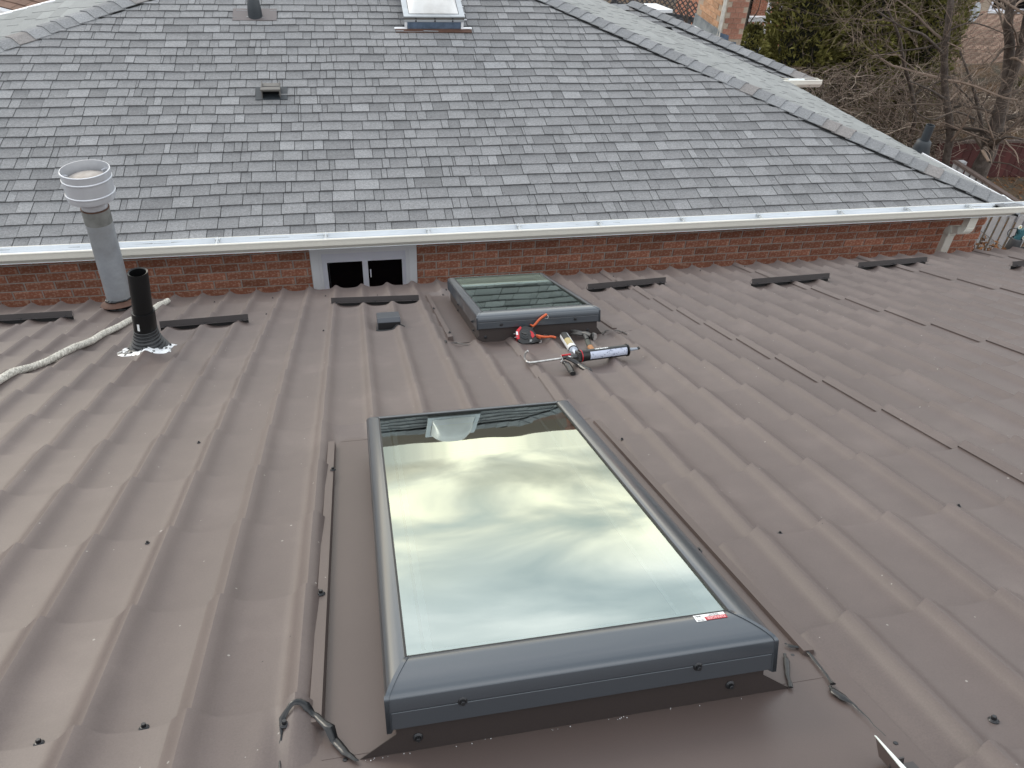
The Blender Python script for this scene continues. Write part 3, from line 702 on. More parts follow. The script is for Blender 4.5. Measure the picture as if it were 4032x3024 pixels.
def boot_base(half, name, mt, z, irr, seed):
    m = MB(); n = 72; ring = []
    M0 = Matrix.Rotation(-RP, 4, 'X')
    xo, so_ = x, s_
    for k in range(n):
        a = 2*math.pi*k/n
        c, s2 = math.cos(a), math.sin(a); q = half/max(abs(c), abs(s2))
        q = min(q, half*1.28)*(1+irr*mnoise.noise(Vector((c*3, s2*3, seed))))
        ring.append((q*c, q*s2))
    vs = []; fs = []
    for lev, kf in enumerate((.45, .72, .9, 1.0)):
        for (px, py) in ring:
            X0, Y0 = px*kf, py*kf
            zz_ = max(roofh(xo+X0, so_+Y0), .0)-.010+z+(.012*(1-kf))
            if kf == 1.0: zz_ -= .006
            vs.append(M0 @ Vector((X0, Y0, zz_)))
    for l in range(3):
        for k in range(n): fs.append((l*n+k, l*n+(k+1) % n, (l+1)*n+(k+1) % n, (l+1)*n+k))
    m.add(vs, fs); return link(name, m.mesh(name, True, 50), mt, vb)
boot_base(.124, 'foil_edge', M_['foil'], .004, .12, 2)
boot_base(.092, 'boot_flange', M_['rubber'], .0075, .10, 6)
for k, (dx_, dy_) in enumerate(((-.10, .06), (-.10, .02), (-.088, -.02), (.10, -.055), (.11, .0), (-.06, -.09), (.0, -.1), (.09, .085))):
    zz_ = roofh(x+dx_, s_+dy_)-.010+.006
    link('screw', SCR, None, vb, Matrix.Rotation(-RP, 4, 'X') @ Matrix.Translation((dx_, dy_, zz_)) @ Matrix.Scale(.8, 4))
m = MB(); vs = []
for i in range(4):
    a = math.radians(-118+i*4.2)
    for zq in (.150, .190): vs.append(Mv @ Vector(((r_+.0089)*math.cos(a), (r_+.0089)*math.sin(a), zq)))
m.add(vs, [(2*i, 2*i+2, 2*i+3, 2*i+1) for i in range(3)]); link('sticker', m.mesh('sticker', True), M_['label'], vb)

# ================================================================== BOX VENT
bx, bs = .143, 4.325
bv = empty('box_vent', RM(bx, bs, 0, 0), 'small square grey box vent with tar round its foot', 'roof vent')
m = MB(); 
m.prism([(-.004, .0), (-.004, .048), (.005, .072), (.170, .072), (.170, .0)], 'x', -.064, .064)
o = link('hood', m.mesh('hood'), M_['boxvent'], bv); bevel(o, .002, 2)
m = MB(); m.box((-.060, -.0075, .004), (.060, -.0045, .046)); link('opening', m.mesh('opening'), M_['dark'], bv)
m = MB(); pts = []
for i in range(26):
    f = i/25; xx = -.075+.16*f; pts.append((xx, -.018-.012*math.sin(f*math.pi)+(.03*f if f > .6 else 0)+.004*mnoise.noise(Vector((i*.6, 0, 0))), max(roofh(bx+xx, bs-.02), 0)+.003))
m.tube(pts, [.007+.005*abs(mnoise.noise(Vector((i*.7, 3, 0)))) for i in range(26)], 7, True, None, .6)
link('sealant', m.mesh('sealant', True, 60), M_['tar'], bv)
m = MB(); m.tube([(-.068, -.02, .006), (-.070, .05, .008), (-.068, .16, .008)], .005, 6); link('sealant', m.mesh('sealant', True, 60), M_['tar'], bv)
m = MB(); m.tube([(.072, .01, .008), (.070, .08, .008), (.068, .16, .008)], .005, 6); link('sealant', m.mesh('sealant', True, 60), M_['tar'], bv)

# ================================================================== ROPE
rpx = [(-160, 1580), (-60, 1530), (12, 1488), (60, 1462), (120, 1435), (200, 1412), (260, 1398), (330, 1362), (390, 1325), (450, 1290), (505, 1262), (545, 1245), (600, 1222), (630, 1205), (648, 1197), (662, 1189)]
ctrl = [rf(u, v, .035) for u, v in rpx]
def catmull(P, k=8):
    out = []
    for i in range(len(P)-1):
        p0, p1, p2, p3 = P[max(i-1, 0)], P[i], P[i+1], P[min(i+2, len(P)-1)]
        for j in range(k):
            t = j/k; out.append(tuple(.5*(2*b+(c-a)*t+(2*a-5*b+4*c-d)*t*t+(3*b-a-3*c+d)*t**3) for a, b, c, d in zip(p0, p1, p2, p3)))
    out.append(tuple(P[-1])); return out
cen = [(a, b) for a, b in catmull(ctrl, 14)]
zc_ = []
for i, (a, b) in enumerate(cen):
    zc_.append(max(roofh(cen[k][0], cen[k][1]) for k in range(max(0, i-6), min(len(cen), i+7)))+.012)
zc_ = [sum(zc_[max(0, i-7):i+8])/len(zc_[max(0, i-7):i+8]) for i in range(len(zc_))]
rope = empty('rope', RM(cen[60][0], cen[60][1], 0), 'off white twisted rope lying across the roof in front of the flue', 'rope')
TR = Matrix.Translation((-cen[60][0], -cen[60][1], 0))
C3 = [Vector((a, b, c)) for (a, b), c in zip(cen, zc_)]
dense = catmull([tuple(c) for c in C3], 3)
acc = 0; strands = [[], [], []]
for i, c in enumerate(dense):
    c = Vector(c)
    d = Vector(dense[min(i+1, len(dense)-1)])-Vector(dense[max(i-1, 0)]); 
    if i: acc += (c-Vector(dense[i-1])).length
    d.normalize(); a = d.cross(Vector((0, 0, 1))).normalized(); b = a.cross(d)
    for k in range(3):
        t = acc/.045*2*math.pi+k*2.094; strands[k].append(c+(a*math.cos(t)+b*math.sin(t))*.0090)
for k in range(3):
    m = MB(); m.tube(strands[k], .0098, 7); link('strand', m.mesh('strand', True), M_['rope'], rope, TR)

# ================================================================== TOOLS
tz = lambda x, y: (1900+.31646*x, 1200+.31646*y)
uz = lambda x, y: (1950+.18083*x, 1200+.18083*y)
def V3(p, off, conv=tz):
    x, s_ = rf(*conv(*p), off); return Vector((x, s_, off))
def tool(name, c, label, cat):
    t = empty(name, RM(c[0], c[1], 0), label, cat); return t, Matrix.Translation((-c[0], -c[1], 0))
# caulking gun
c = V3((1170, 640), .05); gun, TG = tool('caulking_gun', c, 'black caulking gun with hooked steel rod and a grey labelled cartridge', 'caulking gun')
A = V3((1205, 640), .058); B = V3((1800, 562), .058); D = (B-A).normalized(); U = Vector((0, 0, 1)); SD = U.cross(D).normalized(); U = D.cross(SD)
def gp(name, m, mt, smooth=True, ang=40): return link(name, m.mesh(name, smooth, ang), mt, gun, TG)
RB = .0265
F = Matrix((( D.x, SD.x, U.x, A.x), (D.y, SD.y, U.y, A.y), (D.z, SD.z, U.z, A.z), (0, 0, 0, 1)))  # local x along the barrel
LB = (B-A).length
def cyl(m, x0, x1, r, a0=0, a1=360, n=28, M=F, th=0):
    seg = max(3, int(n*(a1-a0)/360)); vs = []
    for xx in (x0, x1):
        for k in range(seg+1):
            t = math.radians(a0+(a1-a0)*k/seg); vs.append((xx, r*math.cos(t), r*math.sin(t)))
    fs = [(k, k+1, seg+2+k, seg+1+k) for k in range(seg)]
    if a1-a0 >= 360: fs += [tuple(range(seg))[::-1], tuple(range(seg+1, 2*seg+1))]
    m.add(vs, fs, M)
m = MB(); cyl(m, .012, LB-.01, RB-.0015); gp('cartridge', m, M_['ink'])
m = MB(); cyl(m, .045, LB-.012, RB-.0008, 128, 222); gp('cartridge_label', m, M_['tubelabel'])
m = MB(); cyl(m, .0, LB, RB, 20, 132); cyl(m, .0, LB, RB, 214, 250); cyl(m, .0, .022, RB+.0015); cyl(m, LB-.006, LB, RB+.003); gp('barrel', m, M_['black'])
m = MB(); cyl(m, .003, .007, RB+.002); gp('red_ring', m, M_['redplastic'])
m = MB(); m.tube([F @ Vector((LB-.002, 0, 0)), F @ Vector((LB+.02, 0, 0)), F @ Vector((LB+.055, 0, 0))], [.0095, .008, .0055], 12); gp('nozzle', m, M_['nozzle'])
m = MB(); m.tube([F @ Vector((LB+.052, 0, 0)), F @ Vector((LB+.060, .001, .002)), F @ Vector((LB+.068, 0, -.001))], [.0062, .008, .003], 8); gp('nozzle_tip', m, M_['tar'])
FN = F @ Matrix.Rotation(math.radians(14), 4, 'X')
text('NEWBORN', .013, TG @ FN @ Matrix.Translation((LB*.44, 0, RB+.0006)) @ Matrix.Rotation(math.pi, 4, 'Z'), M_['label'], gun, bold=.0004)
# rod with hook
rod = [V3((565, 572), .078), V3((538, 600), .066), V3((523, 640), .05), V3((528, 675), .038), V3((548, 705), .042), V3((580, 718), .040), V3((640, 716), .042), V3((980, 668), .055), V3((1200, 640), .058)]
m = MB(); m.tube(catmull([tuple(p) for p in rod], 5), .0052, 10); gp('rod', m, M_['steel'])
# body and handles
m = MB(); m.tube([F @ Vector((-.085, 0, .004)), F @ Vector((-.05, 0, .003)), F @ Vector((-.002, 0, 0))], [.010, .011, .013], 8); m.box((-.012, -.022, -.018), (.0, .022, .022), F); gp('body', m, M_['steel_dk'], False)
m = MB(); m.box((-.088, -.004, .012), (-.045, .004, .017), F); gp('release_tab', m, M_['redplastic'], False)
m = MB(); m.tube([V3((980, 630), .07), V3((1000, 680), .055), V3((970, 715), .05)], .003, 6); m.tube([V3((1065, 640), .07), V3((1095, 650), .066), V3((1120, 655), .06)], .004, 6); gp('trigger_linkage', m, M_['steel'])
m = MB()
hA = [V3((1010, 715), .045), V3((1050, 740), .040), V3((1085, 790), .034), V3((1105, 830), .030), V3((1125, 858), .030)]
m.tube(catmull([tuple(p) for p in hA], 4), [.012]*4+[.0155]*8+[.014]*4+[.013], 10, True, None, .75); gp('handle', m, M_['black'])
m = MB()
hB = [V3((1050, 665), .060), V3((1130, 700), .050), V3((1200, 740), .040), V3((1270, 790), .032), V3((1315, 815), .030), V3((1325, 835), .030)]
m.tube(catmull([tuple(p) for p in hB], 4), [.011]*4+[.013]*6+[.0165]*10+[.012], 10, True, None, .7); gp('trigger', m, M_['black'])
# spare cartridge
c = V3((1080, 470), .028); tubeo, TT = tool('sealant_cartridge', c, 'white and black sealant cartridge with gold label lying beside the hammer', 'sealant cartridge')
A = V3((1015, 390), .040); B = V3((1130, 565), .030); D = (B-A).normalized(); U = Vector((0, 0, 1)); SD = D.cross(U).normalized(); U2 = SD.cross(D)
F2 = Matrix(((D.x, SD.x, U2.x, A.x), (D.y, SD.y, U2.y, A.y), (D.z, SD.z, U2.z, A.z), (0, 0, 0, 1))); LT = (B-A).length; RT_ = .0225
def tp(name, m, mt, ang=40, F_=None): return link(name, m.mesh(name, True, ang), mt, tubeo, TT)
m = MB(); cyl(m, 0, LT, RT_, 0, 360, 32, F2); tp('tube', m, M_['whitelabel'])
m = MB(); cyl(m, 0.0, LT*.42, RT_+.0005, 30, 115, 36, F2); tp('dark_print', m, M_['ink'])
m = MB(); cyl(m, LT*.42, LT*.80, RT_+.0005, 30, 115, 36, F2); tp('gold_print', m, M_['gold'])
m = MB(); cyl(m, LT*.01-.002, .002, RT_+.001, 0, 360, 32, F2); cyl(m, LT-.004, LT+.003, RT_+.0015, 0, 360, 32, F2); tp('rim', m, M_['black'])
m = MB(); cyl(m, LT+.003, LT+.0035, RT_-.002, 0, 360, 32, F2); tp('end_plug', m, M_['clearnozzle'])
m = MB(); m.tube([F2 @ Vector((LT+.003, 0, 0)), F2 @ Vector((LT+.012, 0, 0)), F2 @ Vector((LT+.05, 0, -.002))], [.0105, .009, .0052], 14); tp('nozzle', m, M_['clearnozzle'])
# hammer
c = V3((1330, 450), .02); ham, TH = tool('claw_hammer', c, 'claw hammer with dark head, green wrapped and wooden handle', 'hammer')
def hpx(name, m, mt, ang=40, sm=True): return link(name, m.mesh(name, sm, ang), mt, ham, TH)
h0 = V3((1285, 385), .045); h1 = V3((1320, 490), .030); h2 = V3((1395, 560), .030)
h1b = V3((1350, 500), .030)
m = MB(); m.tube([V3((1250, 362), .048), V3((1300, 372), .048), V3((1352, 392), .046)], [.014, .016, .012], 10); m.tube([V3((1345, 388), .046), V3((1362, 392), .046)], [.012, .016], 14)
m.tube([V3((1358, 392), .046), V3((1385, 396), .044), V3((1392, 397), .044)], [.019, .0205, .0185], 16)
hpx('head', m, M_['steel_dk'])
m = MB(); m.tube([V3((1392, 397), .044), V3((1397, 398), .044)], [.0188, .0182], 16); hpx('striking_face', m, M_['steel'])
m = MB()
m.tube(catmull([tuple(V3((1250, 358), .050)), tuple(V3((1190, 338), .052)), tuple(V3((1130, 325), .045)), tuple(V3((1104, 325), .034))], 4), [.013]*4+[.0125]*4+[.010]*4+[.004], 8, True, None, .7)
m.tube(catmull([tuple(V3((1250, 370), .046)), tuple(V3((1190, 362), .046)), tuple(V3((1130, 362), .038)), tuple(V3((1100, 370), .028))], 4), [.013]*4+[.0125]*4+[.010]*4+[.004], 8, True, None, .7)
hpx('claw', m, M_['steel_dk'])
m = MB(); m.tube([V3((1275, 385), .044), V3((1300, 440), .036)], [.012, .012], 8); hpx('neck', m, M_['steel_dk'])
m = MB(); m.tube([V3((1292, 425), .036), V3((1312, 470), .031), V3((1335, 520), .026)], [.0115, .013, .013], 12, True, None, .8); hpx('grip_wrap', m, M_['greentape'])
m = MB(); m.tube([V3((1334, 515), .026), V3((1352, 548), .022), V3((1385, 590), .016), V3((1420, 650), .014)], [.0135, .0145, .0135, .0125], 12, True, None, .8); hpx('wooden_handle', m, M_['wood'])
# tape measure
c = V3((640, 380), .03, uz); tape, TP = tool('tape_measure', c, 'red and black tape measure leaning on the front of the far skylight', 'tape measure')
ctr = V3((655, 665), .042, uz)
nrm = Vector((-.12, -.80, .60)).normalized(); ex = Vector((1, 0, 0)) - nrm*nrm.x; ex.normalize(); ey = nrm.cross(ex)
FT = Matrix(((ex.x, ey.x, nrm.x, ctr.x), (ex.y, ey.y, nrm.y, ctr.y), (ex.z, ey.z, nrm.z, ctr.z), (0, 0, 0, 1))) @ Matrix.Scale(1.36, 4)
def tq(name, m, mt, bv=0, ang=40, sm=True):
    o = link(name, m.mesh(name, sm, ang), mt, tape, TP)
    if bv: bevel(o, bv, 3)
    return o
body = [(-.034, -.012), (-.030, .018), (-.014, .034), (.008, .036), (.026, .026), (.040, .000), (.052, -.020), (.050, -.036), (.020, -.040), (-.016, -.038), (-.030, -.028)]
m = MB(); m.prism(body, 'z', -.026, .010, FT); tq('case', m, M_['black'], .004, sm=False)
m = MB(); m.prism([(-.0345, -.016), (-.036, .004), (-.0315, .021), (-.014, .0355), (-.010, .028), (-.022, .012), (-.024, -.018)], 'z', -.022, .012, FT); tq('red_bumper', m, M_['redplastic'], .003, sm=False)
m = MB(); m.lathe([(.021, .010), (.021, .0125), (.019, .0135), (.017, .0125), (.013, .0125), (.012, .014), (.0001, .014)], 28, FT); tq('hub_ring', m, M_['rubber'])
m = MB(); m.lathe([(.0001, .0185), (.004, .0185), (.0045, .014)], 12, FT); m.box((-.014, -.003, .0135), (.003, .002, .017), FT @ Matrix.Rotation(-.5, 4, 'Z')); tq('belt_clip_screw', m, M_['steel_dk'], sm=False)
m = MB(); m.prism([(.020, .012), (.029, .004), (.034, -.012), (.024, -.020), (.017, -.004)], 'z', .0085, .0125, FT); tq('red_label', m, M_['redplastic'], sm=False)
m = MB(); m.prism([(.006, -.008), (.016, -.004), (.023, -.021), (.020, -.030), (.008, -.026)], 'z', .0085, .0140, FT); tq('lock_lever', m, M_['black'], .001, sm=False)
m = MB(); m.box((-.0345, .000, .0118), (-.0275, .014, .0128), FT); tq('case_print', m, M_['label'], sm=False)
m = MB(); m.box((.046, -.040, -.016), (.056, -.038, .006), FT); m.box((.0545, -.040, -.016), (.056, -.030, .006), FT); tq('end_hook', m, M_['steel'], sm=False)
text('25', .010, TP @ FT @ Matrix.Translation((.016, -.030, .0145)), M_['label'], tape)
m = MB(); m.tube([V3((400, 635), .05, uz), V3((470, 632), .05, uz)], .0016, 6); m.tube([V3((420, 712), .04, uz), V3((480, 700), .04, uz)], .0016, 6); tq('belt_clip', m, M_['steel'])
# tin snips with orange handles
c = V3((800, 600), .03, uz); sn, TS = tool('tin_snips', c, 'tin snips with two orange handles propped behind the tape measure', 'tin snips')
def sq(name, m, mt, ang=50): return link(name, m.mesh(name, True, ang), mt, sn, TS)
def VS(p, s_, conv=uz):  # point on the plane s = const (standing against the skylight front)
    d = ray(*conv(*p)); P = d*(s_/(d@SR)); return Vector((P[0], s_, P@NR+HR))
up_h = [VS((800, 465), 3.835), VS((855, 440), 3.836), VS((920, 365), 3.838), VS((985, 300), 3.840), VS((1060, 245), 3.842), VS((1120, 205), 3.845)]
m = MB(); m.tube(catmull([tuple(p) for p in up_h], 4), [.006]*4+[.0078]*4+[.0075]*6+[.0082]*6+[.007], 10, True, None, .8); m.tube([VS((765, 430), 3.832), VS((800, 452), 3.834), VS((840, 470), 3.836)], [.003, .0055, .006], 8); sq('handle', m, M_['orange'])
lo_h = [V3((890, 660), .055, uz), V3((950, 680), .050, uz), V3((1050, 700), .046, uz), V3((1150, 700), .046, uz), V3((1230, 695), .046, uz), V3((1320, 715), .042, uz)]
m = MB(); m.tube(catmull([tuple(p) for p in lo_h], 4), [.0065]*4+[.0085]*6+[.007]*4+[.0078]*6+[.007], 10, True, None, .8); m.tube([V3((900, 690), .04, uz), V3((985, 735), .030, uz)], .004, 8); sq('handle', m, M_['orange'])
m = MB(); m.tube(catmull([tuple(VS((1135, 225), 3.843)), tuple(VS((1152, 250), 3.84)), tuple(VS((1148, 285), 3.838)), tuple(VS((1120, 300), 3.836)), tuple(VS((1085, 292), 3.836))], 4), .0013, 6); sq('latch_wire', m, M_['steel'])
m = MB(); m.tube([VS((820, 480), 3.834), VS((775, 530), 3.828), VS((700, 600), 3.818), VS((640, 660), 3.81)], [.006, .010, .010, .008], 8, True, None, .4); m.tube([V3((890, 665), .045, uz), V3((800, 640), .045, uz), V3((700, 640), .045, uz)], [.007, .009, .009], 8, True, None, .5); sq('jaws', m, M_['steel_dk'])

# ================================================================== LOOSE BENT FLASHING (bottom right)
p0 = rf(3447, 2900, .05); p1 = rf(3590, 3050, .05)
D = (Vector((p1[0], p1[1], 0))-Vector((p0[0], p0[1], 0))).normalized()
fl = empty('metal_offcut', RM(p0[0], p0[1], 0, math.atan2(D.y, D.x)), 'bent brown flashing strip with a bare silver cut edge at the bottom right', 'metal offcut')
m = MB(); m.add([(0, 0, .050), (.5, -.016, .055), (.5, .012, .012), (.004, .008, .012)], [(0, 1, 2, 3)]); m.add([(.004, .008, .0122), (.5, .012, .0122), (.5, .075, .0135), (.012, .045, .0135)], [(0, 1, 2, 3)])
link('folded_sheet', m.mesh('folded_sheet'), M_['flash'], fl)
m = MB(); m.add([(0, 0, .0505), (.5, -.014, .0555), (.5, -.004, .053), (.0, .001, .0495)], [(0, 1, 2, 3)])
m.box((0, -.0006, .049), (.5, .0006, .0506)); 
m2 = MB(); m2.add([(-.002, -.0005, .0515), (.16, -.0195, .056), (.16, -.0035, .0545), (.0, .0015, .051), (-.002, -.0005, .0495), (.16, -.0195, .054), (.16, -.0035, .0525), (.0, .0015, .049)], [(0, 1, 2, 3), (7, 6, 5, 4), (0, 4, 5, 1), (1, 5, 6, 2), (2, 6, 7, 3), (3, 7, 4, 0)])
link('bright_edge', m2.mesh('bright_edge'), mat('bare_zinc_edge', (.72, .76, .72), .4, metal=.1), fl)
m = MB(); m.box((.03, .006, .012), (.055, .05, .016)); m.box((.03, .006, .012), (.033, .03, .03)); link('tab', m.mesh('tab'), M_['guard'], fl)

# ================================================================== NEIGHBOUR HOUSE
Q = math.radians(14); TQ = math.tan(Q)
YE, ZE = 5.33, -2.8477
ORG = Matrix.Translation((0.5, 8, GZ)); nh = empty('neighbour_house', ORG, 'brick house with the large grey shingle hip roof and cream gutter', 'house'); NI = ORG.inverted()
def npart(name, me, mt, M=None, par=None):
    if par is not None: return link(name, me, mt, par, M or Matrix.Identity(4))
    return link(name, me, mt, nh, NI @ (M if M is not None else Matrix.Identity(4)))
def frameM(o, ex, ey):
    ex = Vector(ex).normalized(); ey = Vector(ey); ey = (ey-ex*ey.dot(ex)).normalized(); n = ex.cross(ey)
    return Matrix(((ex.x, ey.x, n.x, o[0]), (ex.y, ey.y, n.y, o[1]), (ex.z, ey.z, n.z, o[2]), (0, 0, 0, 1)))
MF = frameM((0, YE, ZE), (1, 0, 0), (0, 1, TQ))
def onF(u, v, off=0.0):
    d = Vector(ray(u, v)); n = MF.col[2].xyz; o = MF.translation+n*off; P = d*(o.dot(n)/d.dot(n)); L_ = MF.inverted() @ P; return L_.x, L_.y
EXPO = .1303
def und(x, t): return .014*mnoise.noise(Vector((x*.55, t*.9, 1)))+.006*mnoise.noise(Vector((x*1.9, t*2.4, 7)))
def undt(x, k): return .006*mnoise.noise(Vector((x*.8, k*.37, 3)))+.0025*mnoise.noise(Vector((x*4, k*.9, 9)))
TONES = [.30, .36, .42, .46, .5, .52, .56, .60, .66, .45, .5, .38, .92, .80, .12, .22]
def tab(m, x0, x1, k, tone, lam, uf=und, tf=undt, expo=EXPO, cut=None, band=True, tc=None):
    """one shingle tab of course k between x0 and x1; cut = (x at top left, x at top right)"""
    nseg = max(1, int((x1-x0)/.12)); xt0, xt1 = cut if cut else (x0, x1)
    lo = []; hi = []; th = .0045+(.0035 if lam else 0)
    for i in range(nseg+1):
        f = i/nseg; x = x0+(x1-x0)*f; xt = xt0+(xt1-xt0)*f
        tb = k*expo+tf(x, k); tt = (k+1)*expo+tf(xt, k+1)+.006
        lo.append((x, tb, uf(x, tb)+th+.0068)); hi.append((xt, tt, uf(xt, tt)+(.002 if lam else .0005)))
    g = .0022; lo[0] = (lo[0][0]+g, lo[0][1], lo[0][2]); lo[-1] = (lo[-1][0]-g, lo[-1][1], lo[-1][2])
    if not cut: hi[0] = (hi[0][0]+g, hi[0][1], hi[0][2]); hi[-1] = (hi[-1][0]-g, hi[-1][1], hi[-1][2])
    lo_in = [(p[0], p[1]+.0022, p[2]+.0001) for p in lo]; n = nseg+1; dr = lambda p: (p[0], p[1]+.0015, p[2]-th-.0045)
    mid = [tuple(a*.42+b*.58 for a, b in zip(l, h)) for l, h in zip(lo, hi)]
    vs = lo+mid+hi+[dr(p) for p in lo]+[dr(p) for p in hi]
    fs = []
    for i in range(n-1):
        fs += [(i, i+1, n+i+1, n+i), (n+i, n+i+1, 2*n+i+1, 2*n+i), (3*n+i, 3*n+i+1, i+1, i)]
    fs += [(0, n, 2*n, 4*n, 3*n), (n-1, 4*n-1, 5*n-1, 3*n-1, 2*n-1)]
    b = len(m.v); m.v += vs; m.f += [tuple(j+b for j in f) for f in fs]
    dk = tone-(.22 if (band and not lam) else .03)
    m.t += [tone]*n+[tone if not band else (tone*.4+dk*.6)]*n+[max(0, dk)]*n+[-3.0]*(2*n)  # cut asphalt edge, darkened further to paint the shadow line under each course
rs = random.Random(11)
def hipR_x(y): return 11.0665-1.005*y
def hipL_x(y): return -2.937+1.248*(y-7.91)
tabs = []
kmax = int(3.77/math.cos(Q)/EXPO)+1
for k in range(kmax):
    t0, t1 = k*EXPO, (k+1)*EXPO; y0, y1 = YE+t0*math.cos(Q), YE+t1*math.cos(Q)
    xl, xr, xl1, xr1 = hipL_x(y0), hipR_x(y0), hipL_x(y1), hipR_x(y1)
    x = xl-rs.random()*.1
    lam = rs.random() < .5
    while x < xr:
        wd = rs.choice([.06, .08, .10, .12, .14, .15, .17, .19, .22]) if rs.random() < .93 else rs.choice([.02, .045])
        a, b = max(x, xl), min(x+wd, xr)
        if b-a > .012:
            lam = (not lam) if rs.random() < .88 else lam
            tone = rs.choice(TONES)+(.08 if lam else -.04)+rs.uniform(-.03, .03)
            ca = max(min(a, xr1), xl1) if a > xl else xl1; cb = max(min(b, xr1), xl1) if b < xr else xr1
            cut = (ca, cb) if (ca, cb) != (a, b) else None
            tabs.append((k, a, b, tone, lam, cut))
        x += wd
vis = [i for i, t in enumerate(tabs) if t[0] <= 8 and t[1] > -2.45 and t[2] < 5.75]
vis = sorted(vis, key=lambda i: (tabs[i][0], -tabs[i][1]))[:300]
vs_ = set(vis)
rest = MB()
MFN = MF
for i, (k, a, b, tone, lam, cut) in enumerate(tabs):
    if i in vs_:
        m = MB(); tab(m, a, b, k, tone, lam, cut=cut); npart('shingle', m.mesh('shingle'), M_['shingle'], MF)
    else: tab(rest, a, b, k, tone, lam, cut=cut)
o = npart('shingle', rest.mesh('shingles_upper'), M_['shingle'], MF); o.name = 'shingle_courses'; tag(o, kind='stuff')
PK = Vector((1.92, 9.1, ZE+3.77*TQ)); PL = Vector((-1.452, 9.1, ZE+3.77*TQ)); CR = Vector((5.71, 5.33, ZE)); CL = Vector((-6.157, 5.33, ZE))
m = MB(); m.add([CL, CR, PK, PL, PK+Vector((0, 3.8, -.95)), PL+Vector((0, 3.8, -.95))], [(0, 1, 2, 3), (3, 2, 4, 5)], Matrix.Translation((0, 0, -.03)))
BR = Vector((5.16, 8.86, -2.85)); NR_ = Vector((3.3, 10.53, -2.46))
m.add([CR+Vector((.0, 0, 0)), BR, NR_, PK], [(0, 1, 2, 3)], Matrix.Translation((0, 0, -.03)))
npart('roof_deck', m.mesh('roof_deck'), M_['underlay'])
# right (east) face ------------------------------------------------
e_ = Vector((-.151, .9885, 0)); tpl = Vector((-.9885, -.151, 0)); tv = Vector((-.9885, -.151, .301))
MRt = frameM(CR, e_, tv); cs = 1/math.sqrt(1+.301**2)
def und2(x, t): return .006*mnoise.noise(Vector((x*.7, t*.9, 21)))
def field(name, M, mt, kr, xa, xb, uf, seed, expo=EXPO, wmul=1.0):
    r2 = random.Random(seed); m = MB()
    for k in range(*kr):
        a0, b0, a1, b1 = xa(k*expo), xb(k*expo), xa((k+1)*expo), xb((k+1)*expo); x = min(a0, a1)-r2.random()*.1; lam = True
        if b0-a0 < .02: continue
        while x < b0:
            wd = r2.choice([.07, .11, .15, .19, .23, .28])*wmul; a, b = max(x, a0), min(x+wd, b0)
            if b-a > .01:
                lam = not lam; tone = min(1, max(0, r2.choice(TONES)))
                ca = max(min(a, b1), a1) if a > a0 else a1; cb = max(min(b, b1), a1) if b < b0 else b1
                tab(m, a, b, k, tone, lam, uf, lambda x, k: .003*mnoise.noise(Vector((x*2, k, 4))), expo, (ca, cb) if (ca, cb) != (a, b) else None)
            x += wd
    o = npart(name, m.mesh(name), mt, M); tag(o, kind='stuff'); return o
field('east_shingle_courses', MRt, M_['shingle_far'], (0, 25), lambda t: 1.354*t*cs, lambda t: 3.57+1.225*t*cs if t*cs < 1.6 else 5.5, und2, 31)
# wing in the valley -------------------------------------------------
MW = frameM((0, 8.78, -2.85), (1, 0, 0), (0, 1, TQ))
field('wing_shingle_courses', MW, M_['shingle'], (0, 12), lambda t: 5.16-1.09*(t*math.cos(Q)-.08), lambda t: 5.55-1.006*t*math.cos(Q), und2, 33, wmul=.8)
m = MB(); m.add([(5.55, 8.78, -2.855), (5.16, 8.86, -2.855), (3.5, 10.40, -2.47), (3.93, 10.40, -2.47)], [(0, 1, 2, 3)]); m.add([(5.56, 8.72, -2.852), (5.2, 10.4, -2.852), (3.9, 10.5, -2.47)], [(0, 1, 2)])
npart('wing_deck', m.mesh('wing_deck'), M_['underlay'])
# left face -----------------------------------------------------------
ML = frameM((-2.937, 7.91, -2.204), (0, -1, 0), (1, 0, .2)); csL = 1/math.sqrt(1.04)
field('west_shingle_courses', ML, M_['shingle_far'], (-14, 12), lambda t: -(9.18+(t*csL+.383)*.364-7.91), lambda t: -(t*csL)*.801, und2, 35)
m = MB(); m.add([(-4.9, 6.34, -2.6), (-1.3, 9.22, -1.88), (-1.3, 9.92, -1.88), (-4.9, 8.60, -2.6)], [(0, 1, 2, 3)], Matrix.Translation((0, 0, -.025))); npart('west_deck', m.mesh('west_deck'), M_['underlay'])
m = MB(); m.tube([(-4.9, 8.62, -2.61), (-3.32, 9.20, -2.285), (-1.3, 9.94, -1.88)], .022, 6); npart('drip_edge', m.mesh('drip_edge'), M_['white'])
